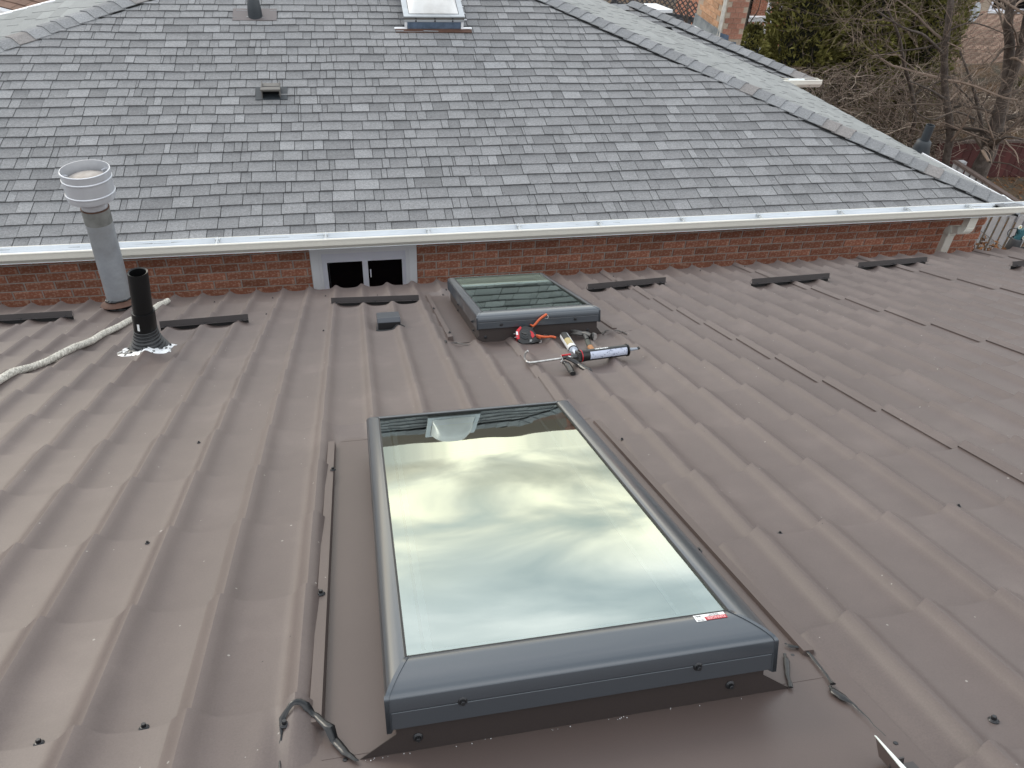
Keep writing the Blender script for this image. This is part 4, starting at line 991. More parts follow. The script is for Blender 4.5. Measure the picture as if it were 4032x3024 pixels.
# hip caps --------------------------------------------------------------
def caps(name, P0, P1, nl, nr, expo=.143, hw=.140, seed=3, start=0):
    """ridge shingles bent over a hip from P0 (low) to P1 (high); nl, nr = normals of the two faces"""
    P0, P1 = Vector(P0), Vector(P1); d = (P1-P0); L_ = d.length; d.normalize(); r2 = random.Random(seed)
    nl, nr = Vector(nl).normalized(), Vector(nr).normalized(); nm = (nl+nr).normalized()
    a = d.cross(nl).normalized(); b = d.cross(nr).normalized()
    if a.dot(d.cross(nm)) > 0 and False: pass
    sa = a if a.dot(nr) < 0 else -a; sb = b if b.dot(nl) < 0 else -b
    k = 0; out = []
    m = MB(); q = [P0+sa*(hw+.016)+nl*.010, P0+nm*.012, P0+sb*(hw+.016)+nr*.010]; q2 = [v+d*L_ for v in q]; m.add(q+q2, [(0, 1, 4, 3), (1, 2, 5, 4)], None, -3); npart('hip_shadow_strip', m.mesh('hip_shadow_strip'), M_['ink'])  # black strip standing in for the shadow gap beneath the hip caps
    while k*expo < L_:
        s0, s1 = k*expo, k*expo+expo*1.25; j = r2.uniform(-.006, .006); w1 = hw*(1+r2.uniform(-.03, .03))
        vs = []
        for s_, h in ((s0, .021), (s0, .0125), (s1, .0085), (s1, .003)):
            c = P0+d*(s_+j); hh = h
            hh += .012; vs += [c+sa*w1+nl*(hh*.85), c+sa*.035+nl*(hh*.92+.003), c+nm*(hh+.001), c+sb*.035+nr*(hh*.92+.003), c+sb*w1+nr*(hh*.85)]
        # order rows: 0 low top,1 low bottom,2 high top,3 high bottom
        fs = []
        for i in range(4): fs += [(i, i+1, 10+i+1, 10+i), (5+i, 5+i+1, i+1, i)]
        fs += [(0, 10, 15, 5), (4, 9, 19, 14)]
        m = MB(); m.add(vs, fs, None, min(1, max(0, r2.choice([.3, .4, .5, .6, .75, .85, .45, .2])))); me = m.mesh(name, False)
        out.append(npart(name, me, M_['shingle'])); k += 1
    return out
nF = MF.col[2].xyz; nRt = MRt.col[2].xyz; nLf = ML.col[2].xyz
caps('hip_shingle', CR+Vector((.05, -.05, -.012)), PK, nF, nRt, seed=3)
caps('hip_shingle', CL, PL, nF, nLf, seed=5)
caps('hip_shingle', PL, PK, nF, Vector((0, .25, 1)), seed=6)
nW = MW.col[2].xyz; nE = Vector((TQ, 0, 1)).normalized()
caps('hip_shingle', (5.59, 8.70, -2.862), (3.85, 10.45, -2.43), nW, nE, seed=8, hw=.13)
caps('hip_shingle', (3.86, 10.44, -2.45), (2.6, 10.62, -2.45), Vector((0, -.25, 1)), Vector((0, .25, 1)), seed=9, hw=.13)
m = MB(); m.tube([(5.60, 8.70, -2.87), (5.40, 9.3, -2.87), (5.17, 10.3, -2.87), (5.0, 11.2, -2.87)], .014, 6); npart('drip_edge', m.mesh('drip_edge'), M_['white'])
m = MB(); m.prism([(-.01, -.03), (.004, -.03), (.006, .0), (-.01, .0)], 'x', 0, 1.25, frameM((5.765, 5.24, ZE-.014), (-.157, .9876, 0), (.9876, .157, 0))); npart('east_fascia', m.mesh('east_fascia'), M_['white'])
m = MB(); m.prism([(4.10, 10.62), (4.42, 10.62), (4.30, 10.95), (4.12, 10.95)], 'z', -2.56, -2.52); npart('ridge_flashing', m.mesh('ridge_flashing'), M_['white'])
# gutter -----------------------------------------------------------------
def gutter(name, x0, x1, yo, zo, parent=None, k=1.0):
    P = [(.135, .012), (.135, -.052), (.120, -.066), (.022, -.066), (.022, -.062), (.012, -.050), (.006, -.034), (.0, -.026), (.0, -.006), (.002, .012), (.000, .020), (.004, .026), (.014, .026), (.016, .020), (.010, .018)]
    inn = [(.012, .010), (.012, -.026), (.028, -.060), (.118, -.060), (.131, -.048), (.131, .012)]
    P = P+inn; m = MB(); n = len(P)
    vs = [(x0, yo+a*k, zo+b*k) for a, b in P]+[(x1, yo+a*k, zo+b*k) for a, b in P]
    m.add(vs, [(i, n+i, n+(i+1) % n, (i+1) % n) for i in range(n)])
    m.prism([(yo+a*k, zo+b*k) for a, b in P[:10]], 'x', x1, x1+.003); m.prism([(yo+a*k, zo+b*k) for a, b in P[:10]], 'x', x0-.003, x0)
    return npart(name, m.mesh(name, True, 28), M_['gutter'], None)
GZt = -2.824
gu = gutter('gutter', -6.2, 5.90, 5.20, GZt)
m = MB(); m.box((-6.1, 5.213, GZt-.0595), (5.88, 5.318, GZt-.0585)); m.box((-6.1, 5.326, GZt-.055), (5.88, 5.3305, GZt+.01)); npart('gutter_lining', m.mesh('gutter_lining'), M_['gutter_in'])
for (u, v) in [(-60, 1000), (853-430, 981), (853, 961), (1283, 943), (1691, 925), (2051, 909), (2371, 893), (2700, 875), (2998, 856), (3319, 840), (3585, 830), (3825, 817)]:
    P = atZ(u, v, GZt+.01); m = MB(); xx = P.x
    m.box((xx-.010, 5.206, GZt+.004), (xx+.010, 5.33, GZt+.009)); m.box((xx-.004, 5.206, GZt+.009), (xx+.004, 5.33, GZt+.018)); m.box((xx-.016, 5.30, GZt-.01), (xx+.016, 5.325, GZt+.014))
    npart('gutter_hanger', m.mesh('gutter_hanger'), M_['domeframe'])
m = MB(); m.box((-6.1, 5.337, GZt-.075), (5.86, 5.352, ZE+.0)); m.box((-6.1, 5.352, GZt-.073), (5.86, 5.62, GZt-.063)); npart('soffit', m.mesh('soffit'), M_['white'])
gw = gutter('wing_gutter', 4.9, 5.63, 8.60, -2.835, k=.95)
m = MB(); m.tube([(5.22, 8.66, -2.83), (5.42, 8.66, -2.83)], .02, 8); npart('gutter_lining', m.mesh('gutter_lining'), M_['gutter_in'])
# downpipe
def rect_sweep(m, pts, wx, wd, ribs=None):
    """sweep a rectangular section (wx across, wd deep) along pts in a y-z plane"""
    n = len(pts); vs = []
    for i, (x, y, z) in enumerate(pts):
        a = pts[max(i-1, 0)]; b = pts[min(i+1, n-1)]; dy, dz = b[1]-a[1], b[2]-a[2]; l = math.hypot(dy, dz) or 1
        ny, nz = -dz/l, dy/l; g = 1.0 if not ribs else 1+ribs[i]
        for sx_, sn_ in ((-1, -1), (1, -1), (1, 1), (-1, 1)): vs.append((x+sx_*wx*g/2, y+ny*wd*g/2*sn_, z+nz*wd*g/2*sn_))
    fs = []
    for i in range(n-1):
        for k in range(4): fs.append((4*i+k, 4*i+(k+1) % 4, 4*i+4+(k+1) % 4, 4*i+4+k))
    fs += [(0, 1, 2, 3), tuple(range(4*n-4, 4*n))[::-1]]
    m.add(vs, fs)
dx0 = 5.30; wp, dpp = .082, .064
m = MB(); rect_sweep(m, [(dx0, 5.285, -2.88), (dx0, 5.285, -3.0)], wp, dpp)
dpo = npart('downpipe', m.mesh('outlet'), M_['gutter'])
def arc(c, r, a0, a1, n): return [(dx0, c[0]+r*math.cos(math.radians(a0+(a1-a0)*i/n)), c[1]+r*math.sin(math.radians(a0+(a1-a0)*i/n))) for i in range(n+1)]
# two ribbed elbows: outlet -> slanted -> wall
pA = arc((5.285+.075, -3.0), .075, 180, 250, 15); ribs = [-.03 if i % 2 else .13 for i in range(16)]
m = MB(); rect_sweep(m, pA, wp*.98, dpp*.98, ribs); npart('elbow', m.mesh('elbow'), M_['gutter'])
last = pA[-1]; dirv = (math.sin(math.radians(70)), -math.cos(math.radians(70)))
p2 = (dx0, last[1]+dirv[0]*.07, last[2]+dirv[1]*.07)
m = MB(); rect_sweep(m, [last, p2], wp*.94, dpp*.94); npart('pipe_offset', m.mesh('pipe_offset'), M_['gutter'])
cB = (p2[1]-.075*math.cos(math.radians(70)), p2[2]-.075*math.sin(math.radians(70)))
pB = arc(cB, .075, 70, 0, 15)
m = MB(); rect_sweep(m, pB, wp*.98, dpp*.98, ribs); npart('elbow', m.mesh('elbow'), M_['gutter'])
l2 = pB[-1]; m = MB(); rect_sweep(m, [l2, (dx0, l2[1]+.0, GZ+.1)], wp, dpp); bevel(npart('downpipe', m.mesh('downpipe'), M_['gutter']), .004, 2)
# brick wall ---------------------------------------------------------------
YW = 5.6; BL, BH = .2075, .0735; XW0, XW1 = -5.9, 5.778
m = MB(); wx0, wx1 = -.371, .4715
m.box((XW0, YW+.006, GZ), (wx0+.004, YW+.25, GZt-.062)); m.box((wx1-.004, YW+.006, GZ), (XW1-.004, YW+.25, GZt-.062)); m.box((wx0, YW+.006, GZ), (wx1, YW+.25, -4.0)); MS = frameM((XW1-.02, YW+.25, 0), (-.151, .9885, 0), (-.9885, -.151, 0)); m.box((0, .006, GZ), (2.9, .2, GZt-.07), MS)
npart('mortar_wall', m.mesh('mortar_wall'), M_['mortar'])
ztop_ = -2.893
BV = []
for i in range(5):
    r2 = random.Random(i); m = MB(); l = BL-.0115; c = .002
    m.add([(0, .02, 0), (l, .02, 0), (l, .02, BH-.011), (0, .02, BH-.011), (c, 0, c), (l-c, 0, c), (l-c, 0, BH-.011-c), (c, 0, BH-.011-c), (0, c*1.2, 0), (l, c*1.2, 0), (l, c*1.2, BH-.011), (0, c*1.2, BH-.011)],
          [(4, 5, 6, 7), (8, 9, 5, 4), (9, 10, 6, 5), (10, 11, 7, 6), (11, 8, 4, 7), (0, 1, 9, 8), (1, 2, 10, 9), (2, 3, 11, 10), (3, 0, 8, 11)]); me = m.mesh('brick'); me.materials.append(M_['brick']); BV.append(me)
half = MB(); l = BL/2-.0115; half.box((0, .001, 0), (l, .02, BH-.011)); HB = half.mesh('brick'); HB.materials.append(M_['brick'])
rb_ = random.Random(4); bricks = []; restb = MB(); cnt = 0
def clip_brick(xa, xb, z, top=False):
    m = MB(); m.box((0, .001, 0), (xb-xa, .02, BH-.011)); me = m.mesh('brick'); me.materials.append(M_['brick']); return me
for r in range(14):
    z = ztop_-(r+1)*BH+.004; x = XW0+(BL/2 if r % 2 else 0)+.002
    while x < XW1-.02:
        xe = x+BL-.0115
        if x < wx1-.01 and xe > wx0+.01:
            segs = []
            if x < wx0-.02: segs.append((x, wx0-.004))
            if xe > wx1+.02: segs.append((wx1+.004, xe))
        else: segs = [(x, min(xe, XW1-.001))]
        for a, b in segs:
            vis_ = r < 7 and a > -2.75
            if vis_ and cnt < 296:
                me = rb_.choice(BV) if abs((b-a)-(BL-.0115)) < 1e-3 else clip_brick(a, b, z)
                o = npart('brick', me, None, Matrix.Translation((a, YW+rb_.uniform(-.0012, .0012), z))); cnt += 1
                if r == 0: o.data = o.data
            else: restb.box((a, YW+.001, z), (b, YW+.02, z+BH-.011))
        x += BL
tag(npart('brick_rows', restb.mesh('brick_rows'), M_['brick']), kind='stuff')
m = MB()
for r in range(30):
    z = ztop_-(r+1)*BH+.004; y = YW+(.012 if r % 2 else BL/2)
    while y < YW+2.9: m.box((y-YW-.25, -.012, z), (y-YW-.25+BL-.0115, .004, z+BH-.011), MS); y += BL
tag(npart('side_brick_rows', m.mesh('side_brick_rows'), M_['brick']), kind='stuff')
# window ----------------------------------------------------------------------
sc = 5.6/5.5
def wr(px): return px*sc
win = npart('window', None, None, Matrix.Identity(4)); 
def wpart(name, m, mt, bv=.0): 
    o = link(name, m.mesh(name), mt, win, Matrix.Identity(4)); 
    if bv: bevel(o, bv, 2)
    return o
zt_, zb_ = -2.89, -3.95; ix0, ix1 = -.309, .407; iz = -3.122   # outer trim and its inner opening
m = MB(); m.box((wx0, YW-.012, zb_), (ix0, YW+.05, zt_)); m.box((ix1, YW-.012, zb_), (wx1, YW+.05, zt_)); m.box((ix0, YW-.012, iz), (ix1, YW+.05, zt_)); wpart('trim', m, M_['trim'], .002)
a0, a1, az_ = -.285, .383, iz-.022
m = MB(); m.box((ix0, YW+.0, zb_), (a0, YW+.06, iz)); m.box((a1, YW+.0, zb_), (ix1, YW+.06, iz)); m.box((a0, YW+.0, az_), (a1, YW+.06, iz)); wpart('frame', m, M_['trim'], .002)
g0, g1, gm0, gm1, gz = -.247, .353, .0318, .0767, -3.232
m = MB(); m.box((a0, YW+.016, zb_), (g0, YW+.075, az_)); m.box((g1, YW+.016, zb_), (a1, YW+.075, az_)); m.box((g0, YW+.016, gz), (g1, YW+.075, az_)); wpart('sash', m, M_['vinyl'], .002)
m = MB(); m.box((gm0, YW+.014, zb_), (gm1, YW+.072, gz)); wpart('mullion', m, M_['vinyl'], .002)
for xa, xb in ((g0, gm0), (gm1, g1)):
    m = MB(); m.box((xa, YW+.05, zb_), (xb, YW+.056, gz)); wpart('pane', m, M_['winglass'])
m = MB(); m.box((gm1+.014, YW+.036, -3.40), (gm1+.024, YW+.05, -3.33)); wpart('latch', m, M_['vinyl'], .002)
m = MB(); m.tube([(g0+.012, YW+.047, zb_), (g0+.012, YW+.047, gz-.006)], .0025, 5); m.tube([(g0+.012+.018*math.cos(t*.35), YW+.046, gz-.006-.018*abs(math.sin(t*.35))) for t in range(10)], .0018, 5); wpart('screen_edge', m, M_['zinc'])

# ================================================================== THINGS ON THE NEIGHBOUR'S ROOF
def FM(x, t, off=0.0): return MF @ Matrix.Translation((x, t, off+und(x, t)))
# dome skylight
xa, ta = onF(1450+.226*635, .226*530, .0); xb, _ = onF(1450+.226*1660, .226*545, .0)
x0d, x1d = xa, xb; wd_ = x1d-x0d
ds = empty('dome_skylight', FM((x0d+x1d)/2, ta), 'milky acrylic dome skylight with aluminium frame on the grey shingle roof', 'skylight')
hw = wd_/2
def dpart(name, m, mt, sm=False, bv=0):
    o = link(name, m.mesh(name, sm), mt, ds, Matrix.Identity(4)); 
    if bv: bevel(o, bv, 2)
    return o
LD = .72
m = MB(); m.box((-hw+.03, 0, 0), (hw-.03, LD, .085)); dpart('curb', m, M_['blueflash'])
m = MB(); m.box((-hw, -.006, .085), (hw, LD+.01, .108)); dpart('curb_cap', m, M_['domeframe'], bv=.002)
m = MB(); m.box((-hw+.0, -.001, .01), (-hw+.024, .004, .085)); m.box((hw-.024, -.001, .01), (hw, .004, .085)); m.box((-hw-.10, -.004, .014), (-hw+.024, .02, .020)); m.box((hw-.024, -.006, .014), (hw+.085, .02, .022))
for k in range(1, 5): m.box((hw-.0, .04+.13*k, .012), (hw+.06, .05+.13*k, .017))
dpart('step_flashing', m, M_['white'])
m = MB(); m.add([(-hw-.09, -.055, .011), (hw+.08, -.055, .011), (hw+.08, .0, .015), (-hw-.09, .0, .015)], [(0, 1, 2, 3)]); m.box((-hw-.09, -.056, .004), (hw+.08, -.053, .011)); dpart('apron', m, M_['rust'])
m = MB(); m.box((-hw-.004, -.004, .108), (hw+.004, LD+.006, .133)); dpart('frame_side', m, M_['ventcap'])
m = MB(); f = .045
for lo, hi in (((-hw-.008, -.010, .133), (hw+.008, f-.01, .145)), ((-hw-.008, LD-f, .133), (hw+.008, LD+.01, .145)), ((-hw-.008, f-.01, .133), (-hw+f, LD-f, .145)), ((hw-f, f-.01, .133), (hw+.008, LD-f, .145))): m.box(lo, hi)
dpart('dome_frame', m, M_['domeframe'], bv=.002)
m = MB(); NN = 20; n0 = len(m.v)
for j in range(NN+1):
    for i in range(NN+1):
        a, b = -1+2*i/NN, -1+2*j/NN
        hgt = .16*(1-abs(a)**3.2)**.75*(1-abs(b)**3.2)**.75
        m.v.append((a*(hw-f-.004), LD/2+b*(LD/2-f-.004), .142+hgt)); m.t.append(.5)
for j in range(NN):
    for i in range(NN): q = j*(NN+1)+i; m.f.append((q, q+1, q+NN+2, q+NN+1))
dpart('dome', m, M_['dome'], True)
for zq, yq in ((.120, -.0045), (.097, -.0065)):
    for f_ in (-.62, .02, .62): link('screw', SCR, None, ds, Matrix.Translation((hw*f_, yq, zq)) @ Matrix.Rotation(math.pi/2, 4, 'X'))
# plumbing vent with flange
x, t = onF(850+.2712*575, .2712*250, 0)
pv = empty('plumbing_vent', FM(x, t), 'dark grey plumbing vent with wide metal flange at the top of the roof', 'roof vent')
q = MF.to_3x3().inverted().to_4x4()
m = MB(); m.lathe([(.040, -.02), (.040, .30), (.036, .30), (.036, .1)], 24, q); link('pipe', m.mesh('pipe', True), M_['pvcgrey'], pv)
m = MB(); m.lathe([(.068, -.01), (.066, .06), (.056, .155), (.050, .165), (.040, .166)], 24, q); link('boot', m.mesh('boot', True), M_['pvcgrey'], pv)
m = MB(); m.box((-.21, -.075, .010), (.20, .14, .0135)); m.box((-.21, -.077, .003), (.20, -.073, .0125)); link('flange', m.mesh('flange'), M_['ventplate'], pv)
# box vent
x, t = onF(850+.2712*810, .2712*1440, 0)
ev = empty('exhaust_vent', FM(x, t), 'small open fronted exhaust vent hood in the middle of the shingle roof', 'roof vent')
m = MB(); m.box((-.077, .0, .01), (-.071, .15, .085)); m.box((.071, .0, .01), (.077, .15, .085)); m.add([(-.082, -.004, .084), (.082, -.004, .084), (.082, .16, .050), (-.082, .16, .050), (-.082, -.004, .096), (.082, -.004, .096), (.082, .16, .056), (-.082, .16, .056)], [(4, 5, 6, 7), (0, 1, 5, 4), (1, 2, 6, 5), (3, 0, 4, 7)]); m.box((-.082, -.006, .080), (.082, -.003, .097))
link('hood', m.mesh('hood'), M_['ventcap'], ev)
m = MB(); m.box((-.071, .07, .01), (.071, .075, .08)); link('opening', m.mesh('opening'), M_['dark'], ev)
m = MB(); m.box((-.135, -.022, .009), (.135, .17, .0125)); link('flange', m.mesh('flange'), M_['pvcgrey'], ev)
# plumbing vent beyond the right hip
P = Vector((5.43, 6.27, -2.79)); d = Vector(ray(3663, 620)); nn = MRt.col[2].xyz; P = d*(MRt.translation.dot(nn)/d.dot(nn))
P = Vector((P.x-.04, P.y+.12, P.z+.02))
pv2 = empty('plumbing_vent', Matrix.Translation(P), 'dark plumbing vent standing just beyond the right hip of the roof', 'roof vent')
m = MB(); m.lathe([(.042, -.05), (.042, .265), (.036, .265), (.036, .12)], 24); link('pipe', m.mesh('pipe', True), M_['pvcgrey'], pv2)
m = MB(); m.lathe([(.110, -.08), (.075, .06), (.070, .10), (.058, .112), (.042, .113)], 24); link('boot', m.mesh('boot', True), M_['pvcgrey'], pv2)

# ================================================================== CHIMNEY
CX, CY = 5.09, 10.5
ch = empty('brick_chimney', Matrix.Translation((CX, CY, GZ)), 'brick chimney with mortar smeared corner rising behind the far roof wing', 'chimney')
def cpart(name, me, mt, M=None): return link(name, me, mt, ch, Matrix.Translation((-CX, -CY, -GZ)) @ (M or Matrix.Identity(4)))
wS, wW = .36, .86
m = MB(); m.box((CX+.006, CY+.006, GZ), (CX+wS, CY+wW, -1.2)); cpart('core', m.mesh('core'), M_['palemortar'])
SB = MB(); SB.box((.003, .0, .003), (.119, .02, .066)); SB = SB.mesh('brick'); SB.materials.append(M_['pinkbrick'])
TB = MB(); TB.box((.0, .003, .003), (.02, .199, .064)); TB = TB.mesh('brick'); TB.materials.append(M_['tanbrick'])
rc_ = random.Random(3)
for r in range(24):
    z = -1.3-.068*r
    for k in range(-1, 4):
        x = CX+.055+.12*k+(.06 if r % 2 else 0)
        if x < CX+.03 or x+.118 > CX+wS+.001: continue
        cpart('brick', SB, None, Matrix.Translation((x, CY+rc_.uniform(-.001, .001), z)))
    for k in range(5):
        y = CY+.07+.2*k+(.1 if r % 2 else 0)-.1
        if y < CY+.02 or y+.196 > CY+wW+.001: continue
        cpart('brick', TB, None, Matrix.Translation((CX+rc_.uniform(-.001, .001), y, z)))
m = MB(); pts = []
m.tube([(CX+.008, CY+.008, -3+.09*i) for i in range(20)], [.022+.012*abs(mnoise.noise(Vector((i*.9, 0, 0)))) for i in range(20)], 7); cpart('mortar_smear', m.mesh('mortar_smear', True), mat('lime_smear', (.62, .58, .52), .95, var=[(20, .15)], bump=[(50, .01)]))
zf = -2.76
m = MB(); m.box((CX-.014, CY-.002, zf-.45), (CX-.004, CY+wW, zf+.02)); m.box((CX-.02, CY-.01, zf-.45), (CX-.012, CY+wW, zf-.12)); cpart('lead_flashing', m.mesh('lead_flashing'), M_['lead'])
m = MB(); m.prism([(CX-.01, zf-.5), (CX+wS, zf-.5), (CX+wS, zf-.18), (CX+wS*.80, zf-.18), (CX+wS*.78, zf-.14), (CX+wS*.45, zf-.13), (CX+wS*.42, zf-.05), (CX+wS*.18, zf-.03), (CX-.01, zf+.0)], 'y', CY-.014, CY-.003); cpart('step_flashing', m.mesh('step_flashing'), M_['blueflash'])

# ================================================================== BACKGROUND
def thing_mb(name, label, cat, loc): return empty(name, Matrix.Translation(loc), label, cat), Matrix.Translation(-Vector(loc))
# brown shingled house, top left
c0 = atY(0, 27, 13.0); bh, TB_ = thing_mb('brown_roof_house', 'brick house with brown shingle roof and white gutter at the top left corner', 'house', (-5, 15, GZ))
Mb = frameM((c0.x-1.6, 13.0-.35, c0.z), (1, -.25, 0), (.25, 1, .32))
g0_ = atY(0, 27, 13.0); g1_ = atY(112, 47, 12.6)
dirg = (g1_-g0_); dirg.z = 0; dirg.normalize()
Mb = frameM(g0_-dirg*2.5, dirg, Vector((-dirg.y, dirg.x, .32)))
m = MB(); rsb = random.Random(2)
for k in range(16):
    x = -rsb.random()*.2
    while x < 5.5:
        wd = rsb.choice([.14, .2, .26, .3]); tab(m, x, x+wd, k, rsb.uniform(.2, .8), rsb.random() < .5, lambda a, b: 0, lambda a, b: 0, .14, None); x += wd
tag(link('shingle_courses', m.mesh('shingle_courses'), M_['brownroof'], bh, TB_ @ Mb), kind='stuff')
m = MB(); m.add([(0, 0, -.01), (5.5, 0, -.01), (5.5, 2.3, -.01), (0, 2.3, -.01)], [(0, 1, 2, 3)]); link('roof_deck', m.mesh('roof_deck'), M_['underlay'], bh, TB_ @ Mb)
Mg = frameM(g0_-dirg*2.5, dirg, Vector((-dirg.y, dirg.x, 0)))
m = MB(); m.box((0, -.12, -.10), (5.3, -.115, .01)); m.box((0, -.115, -.10), (5.3, -.0, -.095)); m.box((0, -.02, -.10), (5.3, -.01, .0)); link('gutter', m.mesh('gutter'), M_['white'], bh, TB_ @ Mg)
m = MB(); m.box((0.2, .25, GZ-g0_.z), (5.0, .4, -.08)); m.box((0, -.005, -.10), (5.3, .3, -.085)); link('wall', m.mesh('wall'), M_['brick'], bh, TB_ @ Mg)

# dark fence behind the ridge, top centre right
def fence_boards(name, label, P0, P1, zb, zt, mt, bw, gap, rail=None, lattice=0.0, group=None, th=.02, topr=True, skip=()):
    P0, P1 = Vector(P0), Vector(P1); d = (P1-P0); d.z = 0; L_ = d.length; d.normalize()
    t = empty(name, Matrix.Translation((P0.x, P0.y, zb)), label, 'fence'); M = frameM((0, 0, 0), d, (-d.y, d.x, 0))
    r2 = random.Random(int(L_*100)); x = 0; B = None; i = 0
    m = MB(); m.box((0, 0, 0), (bw, th, zt-zb-lattice)); B = m.mesh('board'); B.materials.append(mt)
    while x+bw < L_:
        link('board', B, None, t, M @ Matrix.Translation((x, r2.uniform(-.004, .004), r2.uniform(-.01, .006)))); x += bw+gap; i += 1
    for f in (.18, .82):
        m = MB(); m.box((0, th+.001, (zt-zb)*f), (L_, th+.04, (zt-zb)*f+.09)); link('rail', m.mesh('rail'), mt, t, M)
    k = 0; x = 0
    while x < L_:
        m = MB(); m.box((x, th+.041, 0), (x+.09, th+.13, zt-zb+.04)); link('post', m.mesh('post'), mt, t, M); x += 2.4
    if rail:
        m = MB(); m.box((-.02, -.02, zt-zb), (L_, .06, zt-zb+.035)); link('top_rail', m.mesh('top_rail'), rail, t, M)
    if lattice:
        m = MB(); n = int(L_/.11); z0 = zt-zb-lattice
        for k in range(-2, n):
            for s_ in (1, -1):
                a = k*.11; m.box((0, 0, 0), (lattice*1.414, .008, .022), Matrix.Translation((a+(0 if s_ > 0 else lattice), (.0 if s_ > 0 else .009), z0)) @ Matrix.Rotation(-s_*math.pi/4 if s_ > 0 else -3*math.pi/4, 4, 'Y'))
        link('lattice', m.mesh('lattice'), mt, t, M)
    return t
F0, F1 = atY(2400, 40, 17.0), atY(2760, 40, 15.5)
zt_f = atY(2600, -5, 16.2).z
fence_boards('lattice_fence', 'dark grey board fence with a lattice top left of the chimney', (F0.x, F0.y, 0), (F1.x+.2, F1.y, 0), GZ, zt_f+.05, M_['darkfence'], .125, .03, lattice=.34)
# left garden beyond: bare vines on the fence are in the bramble mass
# side fence with pale boards
A = atX(3750, 640, 9.0)
fence_boards('grey_fence', 'pale grey board fence beyond the brick wall corner, chicken wire at its foot', (9.0, 9.75, 0), (9.0, 6.2, 0), GZ, -4.44, M_['greyfence'], .085, .055, rail=M_['sleeper'], th=.02)
m = MB()
for i in range(34):
    for s_ in (1, -1):
        for k in range(5):
            y = 6.4+.1*i; m.tube([(8.965, y, GZ+.02+.13*k), (8.965, y+s_*.05, GZ+.02+.13*k+.065), (8.965, y, GZ+.15+.13*k)], .0022, 3, False)
m.tube([(8.965, 6.4, GZ+.67), (8.965, 9.8, GZ+.67)], .004, 4)
cw = empty('chicken_wire', Matrix.Translation((8.965, 8, GZ)), 'chicken wire mesh along the foot of the pale fence', 'wire mesh'); link('mesh_wire', m.mesh('mesh_wire'), M_['wire'], cw, Matrix.Translation((-8.965, -8, -GZ)))
# watering can with daisies
P = atX(3996, 955, 8.6); wc = empty('watering_can', Matrix.Translation(P), 'dark zinc watering can ornament with teal holder and two daisies', 'watering can')
m = MB(); m.lathe([(.0001, -.14), (.085, -.14), (.088, -.12), (.075, .05), (.06, .07)], 20); link('can_body', m.mesh('can_body', True), M_['zinc'], wc)
m = MB(); m.tube([(.07, -.02, -.10), (.15, -.08, -.03), (.19, -.10, .0), (.215, -.11, .012)], [.02, .016, .014, .032], 10); link('spout', m.mesh('spout', True), M_['zinc'], wc)
m = MB(); m.tube([(-.07-.06*math.sin(t*.35), .06*math.sin(t*.35), .06+.075*(1-math.cos(t*.35))) for t in range(0, 10)]+[(-.03, .02, .08)], .006, 6); link('can_handle', m.mesh('can_handle'), M_['zinc'], wc)
m = MB(); m.tube([(0, 0, .05), (.02, 0, .13), (.06, -.02, .22), (.09, -.03, .29)], [.045, .05, .035, .028], 10); m.tube([(0, 0, .13), (-.05, .01, .21)], [.03, .022], 8); link('teal_holder', m.mesh('teal_holder', True), M_['plastic_teal'], wc)
for c_ in ((-.055, -.01, .235), (.045, -.055, .10)):
    m = MB()
    for k in range(10):
        a = k*.628; m.tube([(c_[0], c_[1], c_[2]), (c_[0]+.028*math.cos(a), c_[1]-.004, c_[2]+.028*math.sin(a))], [.004, .008], 5)
    fo = link('daisy', m.mesh('daisy'), M_['daisy'], wc)
    m = MB(); m.lathe([(.0001, .012), (.008, .008), (.010, 0)], 10, Matrix.Translation((c_[0], c_[1]-.006, c_[2])) @ Matrix.Rotation(math.pi/2, 4, 'X')); link('daisy_centre', m.mesh('daisy_centre', True), M_['yellow'], wc)
# dry shrub at the corner
def leafy(name, label, cat, c, r, n, mt, sz, seed, group=None):
    r2 = random.Random(seed); m = MB()
    for _ in range(n):
        p = Vector((r2.gauss(0, .5)*r[0], r2.gauss(0, .5)*r[1], r2.random()*r[2])); a = Vector((r2.gauss(0, 1), r2.gauss(0, 1), r2.gauss(0, .6))).normalized()*sz*r2.uniform(.5, 1.4); b = a.cross(Vector((r2.gauss(0, 1), r2.gauss(0, 1), r2.gauss(0, 1)))).normalized()*sz*.4
        m.add([p-a, p+b, p+a, p-b], [(0, 1, 2, 3)], None, r2.random())
    t = empty(name, Matrix.Translation(c), label, cat, group)
    link('leaves', m.mesh('leaves'), mt, t)
    m = MB()
    for _ in range(24):
        a = r2.uniform(0, 6.28); m.tube([(0, 0, 0), (math.cos(a)*r[0]*.4, math.sin(a)*r[1]*.4, r[2]*.5), (math.cos(a)*r[0]*.9, math.sin(a)*r[1]*.9, r[2]*r2.uniform(.6, 1.1))], [.012, .006, .002], 4, False)
    link('stems', m.mesh('stems'), M_['twig'], t); return t
P = atX(3862, 985, 7.4); leafy('dry_shrub', 'rust coloured dry shrub against the end of the brick wall', 'shrub', (P.x, P.y, P.z-.55), (.30, .30, .62), 900, M_['leaf_lit'], .035, 4)
# low red-brown fence
fence_boards('red_brown_fence', 'low red brown timber fence behind the two bare trees', (10.5, 11.9, 0), (15.5, 11.6, 0), GZ, -5.02, M_['redfence'], .14, .004, rail=M_['sleeper'])
m = MB(); m.box((10.5, 11.86, -5.36), (15.5, 11.895, -5.26)); 
